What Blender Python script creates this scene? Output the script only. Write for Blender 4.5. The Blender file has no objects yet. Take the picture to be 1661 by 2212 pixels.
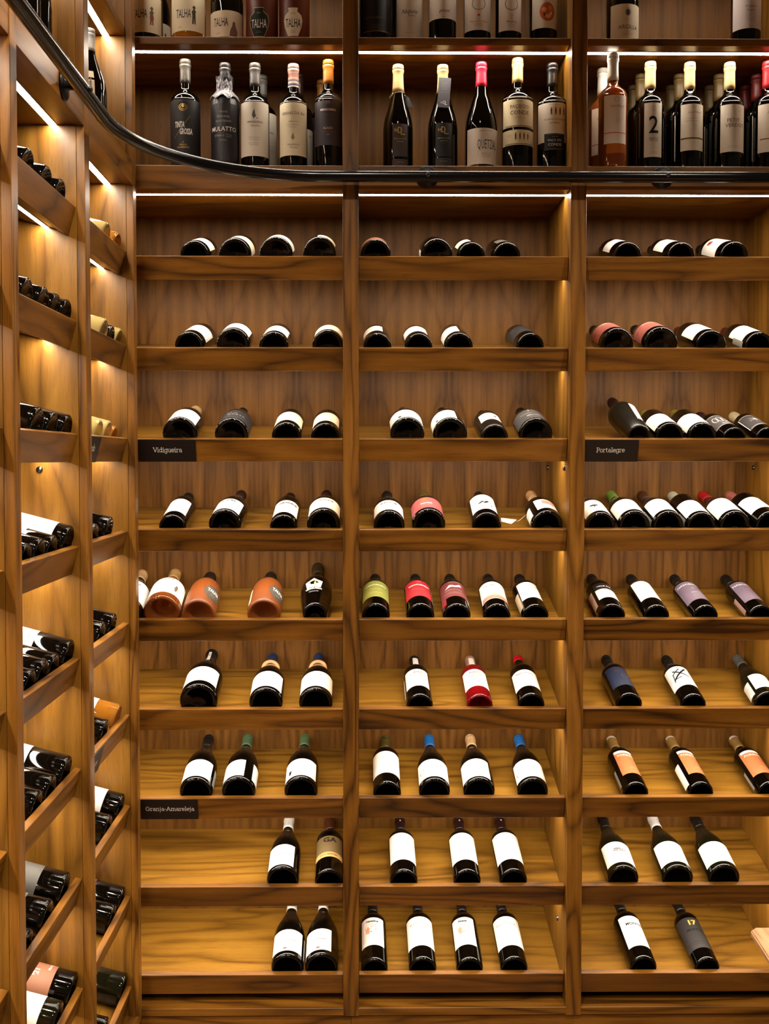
import bpy, bmesh, math, random
from mathutils import Vector, Matrix
random.seed(7)
C = bpy.context.scene.collection
LEDP = 70.; DOWN = 195.; AMB = .08; EXPO = 0.10
SC = bpy.context.scene
# ------------------------------------------------------------------ camera model (same numbers as the camera object)
F = 2190.; PX = 795.; PY = 1061.; YAW = math.radians(.53); PIT = math.radians(1.85); CAM = Vector((0, -2.8, 1.66))
_cy, _sy, _cp, _sp = math.cos(YAW), math.sin(YAW), math.cos(PIT), math.sin(PIT)
FW = Vector((_sy*_cp, _cy*_cp, -_sp)); RT = Vector((_cy, -_sy, 0)); UP = Vector((_sy*_sp, _cy*_sp, _cp))
def proj(p):
    d = Vector(p)-CAM; z = d.dot(FW); return PX+F*d.dot(RT)/z, PY-F*d.dot(UP)/z
def ray(x, y): return FW+RT*((x-PX)/F)-UP*((y-PY)/F)
def onY(x, y, Y):
    r = ray(x, y); return CAM+r*((Y-CAM.y)/r.y)
def onX(x, y, X):
    r = ray(x, y); return CAM+r*((X-CAM.x)/r.x)
cam = bpy.data.cameras.new('camera'); co = bpy.data.objects.new('camera', cam); C.objects.link(co)
cam.sensor_fit = 'HORIZONTAL'; cam.sensor_width = 36; cam.lens = F/1661*36
cam.shift_x = (830.5-PX)/1661; cam.shift_y = (PY-1106)/1661
cam.clip_start = .05
co.matrix_world = Matrix.Translation(CAM) @ Matrix((RT, UP, -FW)).transposed().to_4x4()
SC.camera = co

# ------------------------------------------------------------------ materials
def srgb(r, g, b):
    f = lambda c: (c/255/12.92) if c/255 <= .04045 else ((c/255+.055)/1.055)**2.4
    return (f(r), f(g), f(b), 1)
MATS = {}
def mat(col, rough=.5, metal=0., name=None, spec=.5, trans=0., ior=1.45, emit=0., coat=0.):
    key = (col, rough, metal, spec, trans, emit, coat)
    if key in MATS: return MATS[key]
    m = bpy.data.materials.new(name or 'surface'); m.use_nodes = True
    b = m.node_tree.nodes['Principled BSDF']; I = b.inputs
    c = srgb(*col); I['Base Color'].default_value = c; I['Roughness'].default_value = rough
    I['Metallic'].default_value = metal; I['Specular IOR Level'].default_value = spec
    I['Transmission Weight'].default_value = trans; I['IOR'].default_value = ior
    I['Coat Weight'].default_value = coat; I['Coat Roughness'].default_value = .03
    if emit:
        I['Emission Color'].default_value = c; I['Emission Strength'].default_value = emit
    MATS[key] = m; return m
def wood(name, axis, dark, mid, light, rough=.36, across=1., mirror=0., figure=1., pores=.65, ring=.26, sp=.38):
    """walnut veneer, grain along `axis` of the unit's own frame"""
    m = bpy.data.materials.new(name); m.use_nodes = True; nt = m.node_tree; N = nt.nodes; L = nt.links
    b = N['Principled BSDF']
    tc = N.new('ShaderNodeTexCoord'); oi = N.new('ShaderNodeObjectInfo')
    def math_(op, a, bb=None, cc=None):
        n = N.new('ShaderNodeMath'); n.operation = op
        for i, v in enumerate((a, bb, cc)):
            if v is None: continue
            if isinstance(v, (int, float)): n.inputs[i].default_value = v
            else: L.new(v, n.inputs[i])
        return n.outputs[0]
    sep = N.new('ShaderNodeSeparateXYZ'); L.new(tc.outputs['Object'], sep.inputs[0])
    x, y, z = sep.outputs
    rnd = oi.outputs['Random']
    if mirror:
        x = math_('PINGPONG', math_('ADD', x, 5.03), mirror)
    else:
        x = math_('ADD', x, math_('MULTIPLY', rnd, 7.3))
        z = math_('ADD', z, math_('MULTIPLY', rnd, 3.1))
    cmb = N.new('ShaderNodeCombineXYZ')
    for i, v in enumerate((x, y, z)): L.new(v, cmb.inputs[i])
    P = cmb.outputs[0]
    def scaled(along, acr):
        mp = N.new('ShaderNodeMapping'); s = [acr, acr, acr]; s['xyz'.index(axis)] = along
        mp.inputs['Scale'].default_value = s; L.new(P, mp.inputs[0]); return mp.outputs[0]
    def noise(vec, scale, detail=3, rg=.55, dist=0.):
        n = N.new('ShaderNodeTexNoise'); n.inputs['Scale'].default_value = scale; n.inputs['Detail'].default_value = detail
        n.inputs['Roughness'].default_value = rg; n.inputs['Distortion'].default_value = dist
        L.new(vec, n.inputs['Vector']); return n.outputs['Fac']
    # cathedral figure: contour lines of a stretched noise
    base = noise(scaled(.9, 6.5*across), 1.0, 2.2, .5, .25*figure)
    rings = math_('SINE', math_('MULTIPLY', base, 62.*across**.3))
    rings = math_('MULTIPLY_ADD', rings, .5, .5)
    rings = math_('POWER', rings, .42)
    broad = noise(scaled(.8, 7.*across), 1.0, 3, .6, .4)
    streak = noise(scaled(1.6, 60.*across), 1.0, 4, .6, .1)
    fine = noise(scaled(20., 460.), 1.0, 2, .5)
    v = math_('MULTIPLY', rings, ring)
    v = math_('ADD', v, math_('MULTIPLY', broad, .62))
    v = math_('ADD', v, math_('MULTIPLY', streak, .46))
    v = math_('SUBTRACT', v, .285-(.26-ring)*.77)
    cr = N.new('ShaderNodeValToRGB'); e = cr.color_ramp.elements
    e[0].position = .18; e[0].color = srgb(*dark); e[1].position = .82; e[1].color = srgb(*light)
    k = cr.color_ramp.elements.new(.48); k.color = srgb(*mid)
    L.new(v, cr.inputs[0])
    # open pores: short dark flecks
    pr = N.new('ShaderNodeValToRGB'); q = pr.color_ramp.elements
    q[0].position = .30; q[0].color = (1-.45*pores,)*3+(1,); q[1].position = .44; q[1].color = (1, 1, 1, 1)
    L.new(fine, pr.inputs[0])
    mx = N.new('ShaderNodeMix'); mx.data_type = 'RGBA'; mx.blend_type = 'MULTIPLY'; mx.inputs[0].default_value = 1
    L.new(cr.outputs[0], mx.inputs[6]); L.new(pr.outputs[0], mx.inputs[7])
    out = mx.outputs[2]
    # board to board tone
    hs = N.new('ShaderNodeHueSaturation'); L.new(out, hs.inputs['Color'])
    L.new(math_('MULTIPLY_ADD', rnd, .22 if not mirror else 0., .9 if not mirror else 1.), hs.inputs['Value'])
    out = hs.outputs[0]
    if mirror:   # veneer leaf joints
        j = math_('LESS_THAN', math_('ABSOLUTE', math_('SUBTRACT', x, .0)), .0007)
        m2 = N.new('ShaderNodeMix'); m2.data_type = 'RGBA'; m2.blend_type = 'MULTIPLY'
        L.new(math_('MULTIPLY', j, .55), m2.inputs[0]); L.new(out, m2.inputs[6]); m2.inputs[7].default_value = (.25, .2, .15, 1)
        out = m2.outputs[2]
    L.new(out, b.inputs['Base Color'])
    b.inputs['Roughness'].default_value = rough; b.inputs['Specular IOR Level'].default_value = sp
    rr = math_('MULTIPLY_ADD', streak, .18, rough-.09); L.new(rr, b.inputs['Roughness'])
    bp = N.new('ShaderNodeBump'); bp.inputs['Strength'].default_value = .12; bp.inputs['Distance'].default_value = .0006
    L.new(fine, bp.inputs['Height']); L.new(bp.outputs[0], b.inputs['Normal'])
    return m
DK, MD, LT = (58, 32, 6), (124, 79, 22), (158, 108, 40)
W_H = wood('walnut_grain_across', 'x', DK, MD, LT)
W_V = wood('walnut_grain_upright', 'z', DK, MD, LT, across=1.3)
W_SIDE = wood('walnut_side_panel', 'z', (78, 48, 10), (128, 86, 26), (156, 111, 43), across=.8)
W_BACK = wood('walnut_bookmatched', 'z', (54, 31, 8), (116, 76, 30), (152, 107, 50), rough=.42, mirror=.118, across=1.0, figure=1.4, ring=.16, sp=.16)
W_FL = wood('walnut_shelf_board', 'x', (80, 50, 10), (129, 89, 26), (155, 113, 42))
W_CASE = wood('pale_crate_wood', 'y', (150, 108, 72), (186, 142, 102), (205, 165, 125), rough=.6)
BLK = mat((6, 6, 7), .35, 0, 'black_metal', .4)
GLASS = mat((4, 3, 2), .045, 0, 'dark_bottle_glass', .5)
GLASS2 = mat((12, 11, 4), .045, 0, 'olive_bottle_glass', .5)
GLASSM = mat((20, 17, 12), .22, 0, 'satin_bottle_glass', .5)
STEEL = mat((92, 90, 88), .3, 1., 'shelf_pin_steel')
ALU = mat((190, 190, 190), .35, 1., 'aluminium_channel')
GROOVE = mat((20, 12, 6), .9, 0, 'joint')
SIGN = mat((16, 10, 9), .45, 0, 'sign_black')
LED = bpy.data.materials.new('led_diffuser'); LED.use_nodes = True
_b = LED.node_tree.nodes['Principled BSDF']; _b.inputs['Base Color'].default_value = (.8, .8, .8, 1)
_b.inputs['Emission Color'].default_value = (1., .88, .72, 1); _b.inputs['Emission Strength'].default_value = LEDP
def tinted(name, col, dens, glass=(1, 1, 1)):
    m = bpy.data.materials.new(name); m.use_nodes = True; nt = m.node_tree
    b = nt.nodes['Principled BSDF']; I = b.inputs
    I['Base Color'].default_value = srgb(*col); I['Transmission Weight'].default_value = dens; I['Roughness'].default_value = .04
    I['IOR'].default_value = 1.38; I['Specular IOR Level'].default_value = .6
    return m
ROSE = tinted('rose_wine_glass', (196, 104, 44), .75)
AMBER = tinted('amber_wine_glass', (216, 140, 44), .7)
CLEAR = tinted('pale_wine_glass', (236, 208, 130), .6)
CHERRY = tinted('cherry_wine_glass', (130, 12, 16), .45)
CLAY = mat((120, 62, 24), .38, 0, 'terracotta_glaze', .5)
CLAYD = mat((96, 42, 24), .36, 0, 'brown_clay_glaze', .5)

# ------------------------------------------------------------------ mesh helpers
def ob(name, me, parent=None, M=None):
    o = bpy.data.objects.new(name, me); C.objects.link(o)
    if parent is not None: o.parent = parent
    if M is not None: o.matrix_local = M
    return o
def finish(bm, name, mats, smooth=False):
    me = bpy.data.meshes.new(name); bm.to_mesh(me); bm.free()
    for m in (mats if isinstance(mats, (list, tuple)) else [mats]): me.materials.append(m)
    if smooth:
        me.shade_smooth()
    return me
def box(bm, a, b, bev=.0008, M=None, mi=0):
    r = bmesh.ops.create_cube(bm, size=1.0)
    vs = r['verts']
    for v in vs:
        v.co = Vector([(a[i]+b[i])/2+v.co[i]*(b[i]-a[i]) for i in range(3)])
    fs = set(f for v in vs for f in v.link_faces)
    for f in fs: f.material_index = mi
    if bev:
        es = list(set(e for v in vs for e in v.link_edges))
        r = bmesh.ops.bevel(bm, geom=es, offset=bev, segments=1, affect='EDGES', profile=.5)
        vs = list(set(v for f in r['faces'] for v in f.verts) | set(v for v in vs if v.is_valid))
    if M is not None:
        for v in set(vs): v.co = M @ v.co
def boxm(name, a, b, m, parent, bev=.0008, M=None):
    bm = bmesh.new(); box(bm, a, b, bev, M); return ob(name, finish(bm, name, m), parent)
def tag(o, label=None, cat=None, group=None, kind=None):
    if label: o['label'] = label
    if cat: o['category'] = cat
    if group: o['group'] = group
    if kind: o['kind'] = kind
    return o
def empty(name, M, label, cat, group=None):
    o = bpy.data.objects.new(name, None); C.objects.link(o); o.matrix_world = M; o.empty_display_size = .05
    return tag(o, label, cat, group)
def lathe(bm, prof, seg=48, mi=0, knurl=None):
    rings = []
    for k, (z, r) in enumerate(prof):
        if r < 1e-6: rings.append([bm.verts.new((0, 0, z))]); continue
        ring = []
        for i in range(seg):
            a = 2*math.pi*i/seg; rr = r
            if knurl and k in knurl: rr = r+(.0008 if i % 2 else -.0007)
            ring.append(bm.verts.new((rr*math.sin(a), -rr*math.cos(a), z)))
        rings.append(ring)
    for A, B in zip(rings, rings[1:]):
        for i in range(seg):
            j = (i+1) % seg
            if len(A) == 1 and len(B) == 1: continue
            if len(A) == 1: f = bm.faces.new((A[0], B[j], B[i]))
            elif len(B) == 1: f = bm.faces.new((A[i], A[j], B[0]))
            else: f = bm.faces.new((A[i], A[j], B[j], B[i]))
            f.material_index = mi
# ------------------------------------------------------------------ flat artwork, wrapped round a bottle
TXT = {}
def text2d(s, size, bold=0., sx=1., shear=0.):
    key = (s, round(size, 5), bold, sx, shear)
    if key in TXT: return TXT[key]
    cu = bpy.data.curves.new('t', 'FONT'); cu.body = s; cu.size = size; cu.align_x = 'CENTER'; cu.align_y = 'CENTER'
    cu.offset = bold*size; cu.shear = shear; cu.resolution_u = 2
    o = bpy.data.objects.new('t', cu); C.objects.link(o)
    dg = bpy.context.evaluated_depsgraph_get(); me = o.evaluated_get(dg).to_mesh()
    vs = [(v.co.x*sx, v.co.y) for v in me.vertices]; fs = [tuple(p.vertices) for p in me.polygons]
    o.evaluated_get(dg).to_mesh_clear()
    bpy.data.objects.remove(o); bpy.data.curves.remove(cu)
    TXT[key] = (vs, fs); return vs, fs
def ell(x, t, rx, ry, n=20): return [(x+rx*math.cos(2*math.pi*i/n), t+ry*math.sin(2*math.pi*i/n)) for i in range(n)]
def fig(x, t, h):   # small standing figure in a coat and hat
    h_ = h; k_ = .68
    return [(x+(a-x)*k_, b) for a, b in _fig(x, t, h)]
def _fig(x, t, h):
    return [(x-.16*h, t-.5*h), (x-.04*h, t-.5*h), (x-.02*h, t-.15*h), (x+.04*h, t-.5*h), (x+.14*h, t-.5*h), (x+.12*h, t+.1*h), (x+.18*h, t+.22*h),
            (x+.07*h, t+.28*h), (x+.08*h, t+.36*h), (x+.16*h, t+.39*h), (x+.06*h, t+.5*h), (x-.06*h, t+.5*h), (x-.15*h, t+.38*h), (x-.07*h, t+.35*h), (x-.08*h, t+.27*h), (x-.2*h, t+.18*h), (x-.14*h, t)]
def expand(items):
    """items -> list of (points2d, faces, colour, layer)"""
    out = []
    for it in items:
        k = it[0]
        if k == 't':
            _, s, size, x, t, col = it[:6]; kw = it[6] if len(it) > 6 else {}
            rot = kw.get('rot', 0); kk = {a: b for a, b in kw.items() if a != 'rot'}
            vs, fs = text2d(s, size, **kk)
            c, sn = math.cos(rot), math.sin(rot)
            out.append(([(x+p[0]*c-p[1]*sn, t+p[0]*sn+p[1]*c) for p in vs], fs, col, 2))
        elif k == 'r':
            _, x, t, w, h, col = it[:6]; out.append(([(x-w/2, t-h/2), (x+w/2, t-h/2), (x+w/2, t+h/2), (x-w/2, t+h/2)], [(0, 1, 2, 3)], col, 1))
        elif k == 'd':
            _, x, t, rx, ry, col = it; out.append((ell(x, t, rx, ry), [tuple(range(20))], col, 1))
        elif k == 'o':
            _, x, t, rx, ry, w, col = it
            a = ell(x, t, rx, ry, 28); b = ell(x, t, rx-w, ry-w, 28)
            out.append((a+b, [(i, (i+1) % 28, 28+(i+1) % 28, 28+i) for i in range(28)], col, 1))
        elif k == 'p':
            _, pts, col = it[:3]; out.append((list(pts), [tuple(range(len(pts)))], col, it[3] if len(it) > 3 else 1))
        elif k == 'line':
            _, x0, t0, x1, t1, w, col = it
            dx, dt = x1-x0, t1-t0; l = math.hypot(dx, dt); nx, ny = -dt/l*w/2, dx/l*w/2
            out.append(([(x0+nx, t0+ny), (x1+nx, t1+ny), (x1-nx, t1-ny), (x0-nx, t0-ny)], [(0, 1, 2, 3)], col, 1))
        elif k == 'small':   # a few lines of fine print
            _, x, t, w, n, col = it[:6]; step = it[6] if len(it) > 6 else .0032
            rr = random.Random(int(t*1e5)+n)
            for i in range(n):
                ww = w*rr.uniform(.6, 1.); s = ''.join(rr.choice('aeinorstlumcdv ') for _ in range(max(4, int(ww/.0012))))
                vs, fs = text2d(s, step*.72); wd = max(p[0] for p in vs)-min(p[0] for p in vs); sc = min(1.3, ww/max(wd, 1e-4))
                out.append(([(x+p[0]*sc, t-i*step+p[1]) for p in vs], fs, col, 2))
    return out
def art_mesh(items, place, name, step=.005):
    """place(x,t,layer)->3d; slices wide faces so they follow the curve"""
    parts = expand(items); cols = []
    bm = bmesh.new()
    for vs, fs, col, layer in parts:
        if col not in cols: cols.append(col)
        mi = cols.index(col)
        b2 = bmesh.new(); vv = [b2.verts.new((p[0], p[1], 0)) for p in vs]
        for f in fs:
            try: b2.faces.new([vv[i] for i in f])
            except ValueError: pass
        xs = [p[0] for p in vs]
        if step and max(xs)-min(xs) > step and (layer != 2 or (max(p[1] for p in vs)-min(p[1] for p in vs)) > .008):
            n = int(min(xs)/step)-1
            while n*step < max(xs):
                bmesh.ops.bisect_plane(b2, geom=b2.verts[:]+b2.edges[:]+b2.faces[:], plane_co=(n*step, 0, 0), plane_no=(1, 0, 0)); n += 1
        mp = {}
        for v in b2.verts: mp[v] = bm.verts.new(place(v.co.x, v.co.y, layer))
        for f in b2.faces:
            try: g = bm.faces.new([mp[v] for v in f.verts]); g.material_index = mi
            except ValueError: pass
        b2.free()
    return finish(bm, name, [mat(c, .6, 0, 'ink', .2) if not isinstance(c, str) else GOLDINK for c in cols])
GOLDINK = mat((196, 160, 88), .35, .6, 'gold_ink')
INK = (18, 16, 15); GREY = (92, 88, 84); PALE = (150, 146, 140); WHT = (218, 213, 205); RED = (160, 40, 34); GOLD = 'gold'

# ------------------------------------------------------------------ bottles
def profile(kind, R, H):
    base = [(.022, 0), (.017, .35*R), (.006, .72*R), (.0008, .84*R), (0, .88*R), (.0015, .94*R), (.0045, .985*R), (.009, R)]
    n, l = .0142, .0158
    if kind == 'bordeaux':
        b = [(.30*H, R), (.60*H, R), (.632*H, .99*R), (.655*H, .945*R), (.675*H, .86*R), (.693*H, .73*R), (.71*H, .57*R), (.733*H, .0168), (.76*H, n+.0006), (.9*H, n)]
    elif kind == 'burgundy':
        b = [(.25*H, R), (.38*H, R), (.43*H, .985*R), (.49*H, .93*R), (.55*H, .82*R), (.61*H, .68*R), (.67*H, .55*R), (.73*H, .0185), (.8*H, n+.001), (.9*H, n)]
    elif kind == 'champagne':
        b = [(.25*H, R), (.40*H, R), (.46*H, .98*R), (.53*H, .9*R), (.60*H, .74*R), (.67*H, .54*R), (.74*H, .021), (.82*H, .0175), (.9*H, .0165)]; l = .0185
    elif kind == 'clay':
        b = [(.25*H, R), (.46*H, R), (.54*H, .98*R), (.60*H, .92*R), (.66*H, .80*R), (.71*H, .62*R), (.75*H, .0195), (.80*H, .0165), (.9*H, .016)]; l = .018
    elif kind == 'jug':
        base = [(.02, 0), (.014, .3*R), (.004, .58*R), (0, .66*R), (.002, .72*R), (.008, .75*R)]
        b = [(.15*H, .84*R), (.28*H, .96*R), (.38*H, R), (.47*H, .98*R), (.55*H, .88*R), (.62*H, .68*R), (.68*H, .46*R), (.73*H, .0165), (.9*H, .0155)]; l = .018
    else:   # taper: narrow foot, wide shoulder
        base = [(.02, 0), (.014, .3*R), (.004, .60*R), (0, .68*R), (.002, .73*R), (.008, .76*R)]
        b = [(.2*H, .84*R), (.5*H, .97*R), (.58*H, R), (.63*H, .93*R), (.67*H, .76*R), (.70*H, .55*R), (.74*H, .017), (.9*H, n)]
    top = [(.935*H, n if kind != 'champagne' else .0165), (.94*H, l), (.972*H, l), (.976*H, l-.001), (.998*H, l-.0012), (H, l-.003), (H, 0)]
    return base+b+top, l
def smooth_prof(p, lo, hi):
    """Catmull-Rom through the shoulder part"""
    out = p[:lo]
    for i in range(lo, hi):
        p0, p1, p2, p3 = p[max(i-1, 0)], p[i], p[i+1], p[min(i+2, len(p)-1)]
        for s in range(3):
            t = s/3
            out.append(tuple(.5*((2*p1[k])+(-p0[k]+p2[k])*t+(2*p0[k]-5*p1[k]+4*p2[k]-p3[k])*t*t+(-p0[k]+3*p1[k]-3*p2[k]+p3[k])*t**3) for k in (0, 1)))
    return out+p[hi:]
def rad_at(kind, R, H, z):
    p, _ = profile(kind, R, H)
    for (z0, r0), (z1, r1) in zip(p[4:], p[5:]):
        if z0 <= z <= z1 and z1 > z0: return r0+(r1-r0)*(z-z0)/(z1-z0)
    return R
BM = {}
DT = 0.
def body_mesh(kind, R, H, m):
    key = (kind, round(R, 4), round(H, 3), m.name)
    if key not in BM:
        p, l = profile(kind, R, H); p = smooth_prof(p, 9, len(p)-9)
        bm = bmesh.new(); lathe(bm, p, 64, knurl=(5, 6))
        BM[key] = finish(bm, 'glass_body', m, True)
    return BM[key]
def cap_mesh(kind, R, H, m, f0):
    key = ('cap', kind, round(R, 4), round(H, 3), m.name, f0)
    if key not in BM:
        e = .0006
        zs = [f0*H+(.93*H-f0*H)*i/4 for i in range(5)]; pr = [(f0*H, rad_at(kind, R, H, f0*H)-.001)]
        pr += [(z, rad_at(kind, R, H, z)+e) for z in zs]
        _, l = profile(kind, R, H)
        pr += [(.938*H, l+e), (.955*H, l+e), (.956*H, l+e-.0007), (.959*H, l+e-.0007), (.96*H, l+e), (.99*H, l+e-.0008), (H+.0002, l-.001), (H+.0008, l-.004), (H+.0008, 0)]
        bm = bmesh.new(); lathe(bm, pr, 36); BM[key] = finish(bm, 'capsule', m, True)
    return BM[key]
def label_mesh(kind, R, H, t0, t1, c, h, m, shape=None, name='label', off=.0004):
    bm = bmesh.new(); nx = max(4, int(h/4)); nt = max(3, int((t1-t0)/.012))
    if shape:
        pts = shape; lo = min(p[0] for p in pts); hi = max(p[0] for p in pts)
        return art_mesh([('p', [(p[0], p[1]) for p in pts], m)], placer(kind, R, H, c, off), name)
    g = []
    for j in range(nt+1):
        t = DT+t0+(t1-t0)*j/nt; r = rad_at(kind, R, H, t)+off; row = []
        for i in range(nx*2+1):
            a = math.radians(c-h+2*h*i/(nx*2)); row.append(bm.verts.new((r*math.sin(a), -r*math.cos(a), t)))
        g.append(row)
    for j in range(nt):
        for i in range(nx*2): bm.faces.new((g[j][i], g[j][i+1], g[j+1][i+1], g[j+1][i]))
    return finish(bm, name, mat(m, .55, 0, 'label_paper', .4), True)
def placer(kind, R, H, c, off=.0004):
    dt = DT
    def f(x, t, layer):
        t = t+dt
        r = rad_at(kind, R, H, t)+off+.00025*layer; a = math.radians(c)+x/R
        return (r*math.sin(a), -r*math.cos(a), t)
    return f
def make_bottle(M, label, group, kind='bordeaux', R=.038, H=.30, glass=GLASS, cap=(18, 14, 14), capf=.79, capmat=None, labels=(), extra=(), cat='bottle', capart=()):
    R = round(R*2000)/2000
    root = empty('wine_bottle', M, label, cat, group)
    ob('glass_body', body_mesh(kind, R, H, glass), root)
    cp = None
    if cap is not None:
        cm = capmat or mat(cap, .38, .0, 'capsule_foil', .5)
        cp = ob('capsule', cap_mesh(kind, R, H, cm, capf), root)
        if capart: ob('capsule_print', art_mesh(list(capart), placer(kind, R, H, 0, .0008), 'capsule_print'), cp)
    for i, lb in enumerate(labels):
        t0, t1, c, h, col, items = lb[:6]; kw = lb[6] if len(lb) > 6 else {}
        nm = 'front_label' if i == 0 else 'back_label'
        nm = kw.get('name', nm)
        of = .0004+.0005*i
        if kw.get('shape'): me = label_mesh(kind, R, H, t0, t1, c, h, col, shape=kw['shape'], name=nm, off=of)
        else: me = label_mesh(kind, R, H, t0, t1, c, h, col, name=nm, off=of)
        lo = ob(nm, me, root)
        if items: ob('lettering', art_mesh(items, placer(kind, R, H, c, of), 'lettering'), lo)
    return root

# ------------------------------------------------------------------ shelving units
TH = math.radians(15); D_ = Vector((0, math.cos(TH), math.sin(TH))); N_ = Vector((0, -math.sin(TH), math.cos(TH)))
ROWS = [2.2177-.2520*i for i in range(9)]
V0 = .020; LT_ = .0155; LH = .0645; LIPIN = .040
def lip_back(i): return Vector((0, V0, ROWS[i]))+D_*LT_
def floor0(i): return lip_back(i)-N_*LIPIN
SLOPE = Matrix(((1, 0, 0), (0, D_.y, N_.y), (0, D_.z, N_.z))).to_4x4()     # unit frame -> sloped board frame
FLAT = [(2.8143, 2.7943), (3.1623, 3.1423)]
DEPTH = .35; TOP = 3.19
def led_strip(parent, u0, u1, M):
    """channel with diffuser, in a frame whose -z is the underside of the board"""
    bm = bmesh.new()
    box(bm, (u0+.001, -.0102, -.0015), (u1-.001, -.0084, .0002), 0, M); box(bm, (u0+.001, .0084, -.0015), (u1-.001, .0102, .0002), 0, M)
    st = ob('light_strip', finish(bm, 'light_strip', ALU), parent)
    bm = bmesh.new(); vs = [bm.verts.new(M @ Vector(p)) for p in ((u0+.001, -.0084, -.0012), (u0+.001, .0084, -.0012), (u1-.001, .0084, -.0012), (u1-.001, -.0084, -.0012))]
    bm.faces.new(vs); ob('diffuser', finish(bm, 'diffuser', LED), st)
def unit(name, label, origin, rz, u0, u1, posts, side_l=True, side_r=True, group=None, pins=(), far=False):
    root = empty(name, Matrix.Translation(origin) @ Matrix.Rotation(rz, 4, 'Z'), label, 'shelving', group)
    boxm('back_panel', (u0-.018, DEPTH, .095), (u1+.018, DEPTH+.010, TOP), W_BACK, root, 0)
    if side_l: boxm('side_panel', (u0-.018, .0192, .095), (u0, DEPTH, TOP), W_SIDE, root, .0006)
    if side_r: boxm('side_panel', (u1, .0192, .095), (u1+.018, DEPTH, TOP), W_SIDE, root, .0006)
    for a, b in posts: boxm('face_post', (a, 0, .093), (b, .0188, TOP), W_V, root, .0009)
    e = .0002
    for zt, zb in FLAT+[(2.4605, 2.4000)]:
        fz = zt == 2.4605
        o = boxm('flat_shelf', (u0+e, .0195, zb if not fz else 2.4000), (u1-e, DEPTH, zt), W_H, root)
        led_strip(o, u0+e, u1-e, Matrix.Translation((0, .070, zb if not fz else 2.4000)))
        if fz: boxm('fascia', (u0+e, .0015, 2.3968), (u1-e, .0190, 2.4607), W_H, root)
    for i in range(9):
        P = floor0(i); M = Matrix.Translation(P) @ SLOPE
        L = (DEPTH-.004-P.y)/math.cos(TH)
        o = boxm('sloped_shelf', (u0+e, .0002, -.018), (u1-e, L, 0), W_FL, root, .0006, M)
        boxm('front_lip', (u0+.0012, -LT_, LIPIN-LH), (u1-.0012, 0, LIPIN), W_H, o, .0009, M)
        if i < 8: led_strip(o, u0+e, u1-e, M @ Matrix.Translation((0, .040, -.018)))
    boxm('bottom_board', (u0-.018, .0005, .0950), (u1+.018, DEPTH, .1162), W_H, root)
    boxm('plinth', (u0-.0215, .006, .001), (u1+.0215, .026, .0925), W_H, root)
    for (s, v, z) in pins:
        x = u0 if s < 0 else u1
        bm = bmesh.new(); lathe(bm, [(0, .0072), (.0035, .0072), (.005, .0055), (.0055, 0)], 20)
        bmesh.ops.transform(bm, matrix=Matrix.Translation((x, v, z)) @ Matrix.Rotation(math.radians(90 if s < 0 else -90), 4, 'Y'), verts=bm.verts[:])
        ob('shelf_pin', finish(bm, 'shelf_pin', STEEL, True), root)
    return root
BAYS = {'A': (-.700, -.0435), 'B': (0., .5825), 'C': (.6255, 1.208)}
GU = 'walnut wine display bays'
unit('shelving_bay', 'walnut wine display bay between the side wall and the first post', (0, 0, 0), 0, *BAYS['A'], [(-.0435, 0)], group=GU)
unit('shelving_bay', 'middle walnut wine display bay, between the two full-height posts', (0, 0, 0), 0, *BAYS['B'], [(.5825, .6255)], group=GU,
     pins=[(1, .06, 1.632), (1, .31, 1.632), (1, .12, .315)])
unit('shelving_bay', 'right-hand walnut wine display bay, cut off by the edge of the view', (0, 0, 0), 0, *BAYS['C'], [(1.208, 1.251)], group=GU, pins=[(1, .29, 1.632)])
XL = -.608
ML = Matrix.Translation((XL, 0, 0)) @ Matrix.Rotation(math.radians(90), 4, 'Z')
LB = {'L2': (-.481, -.036), 'L1': (-.968, -.520), 'L0': (-1.455, -1.003)}
unit('shelving_bay', 'side wall wine display bay nearest the corner', (XL, 0, 0), math.radians(90), *LB['L2'], [(-.520, -.481), (-.036, -.0008)], group=GU)
unit('shelving_bay', 'side wall wine display bay, second out from the corner', (XL, 0, 0), math.radians(90), *LB['L1'], [(-1.003, -.968)], group=GU, pins=[(1, .107, 1.635)])
unit('shelving_bay', 'side wall wine display bay nearest the viewer, a sliver at the edge', (XL, 0, 0), math.radians(90), *LB['L0'], [(-1.498, -1.455)], group=GU)

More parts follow.
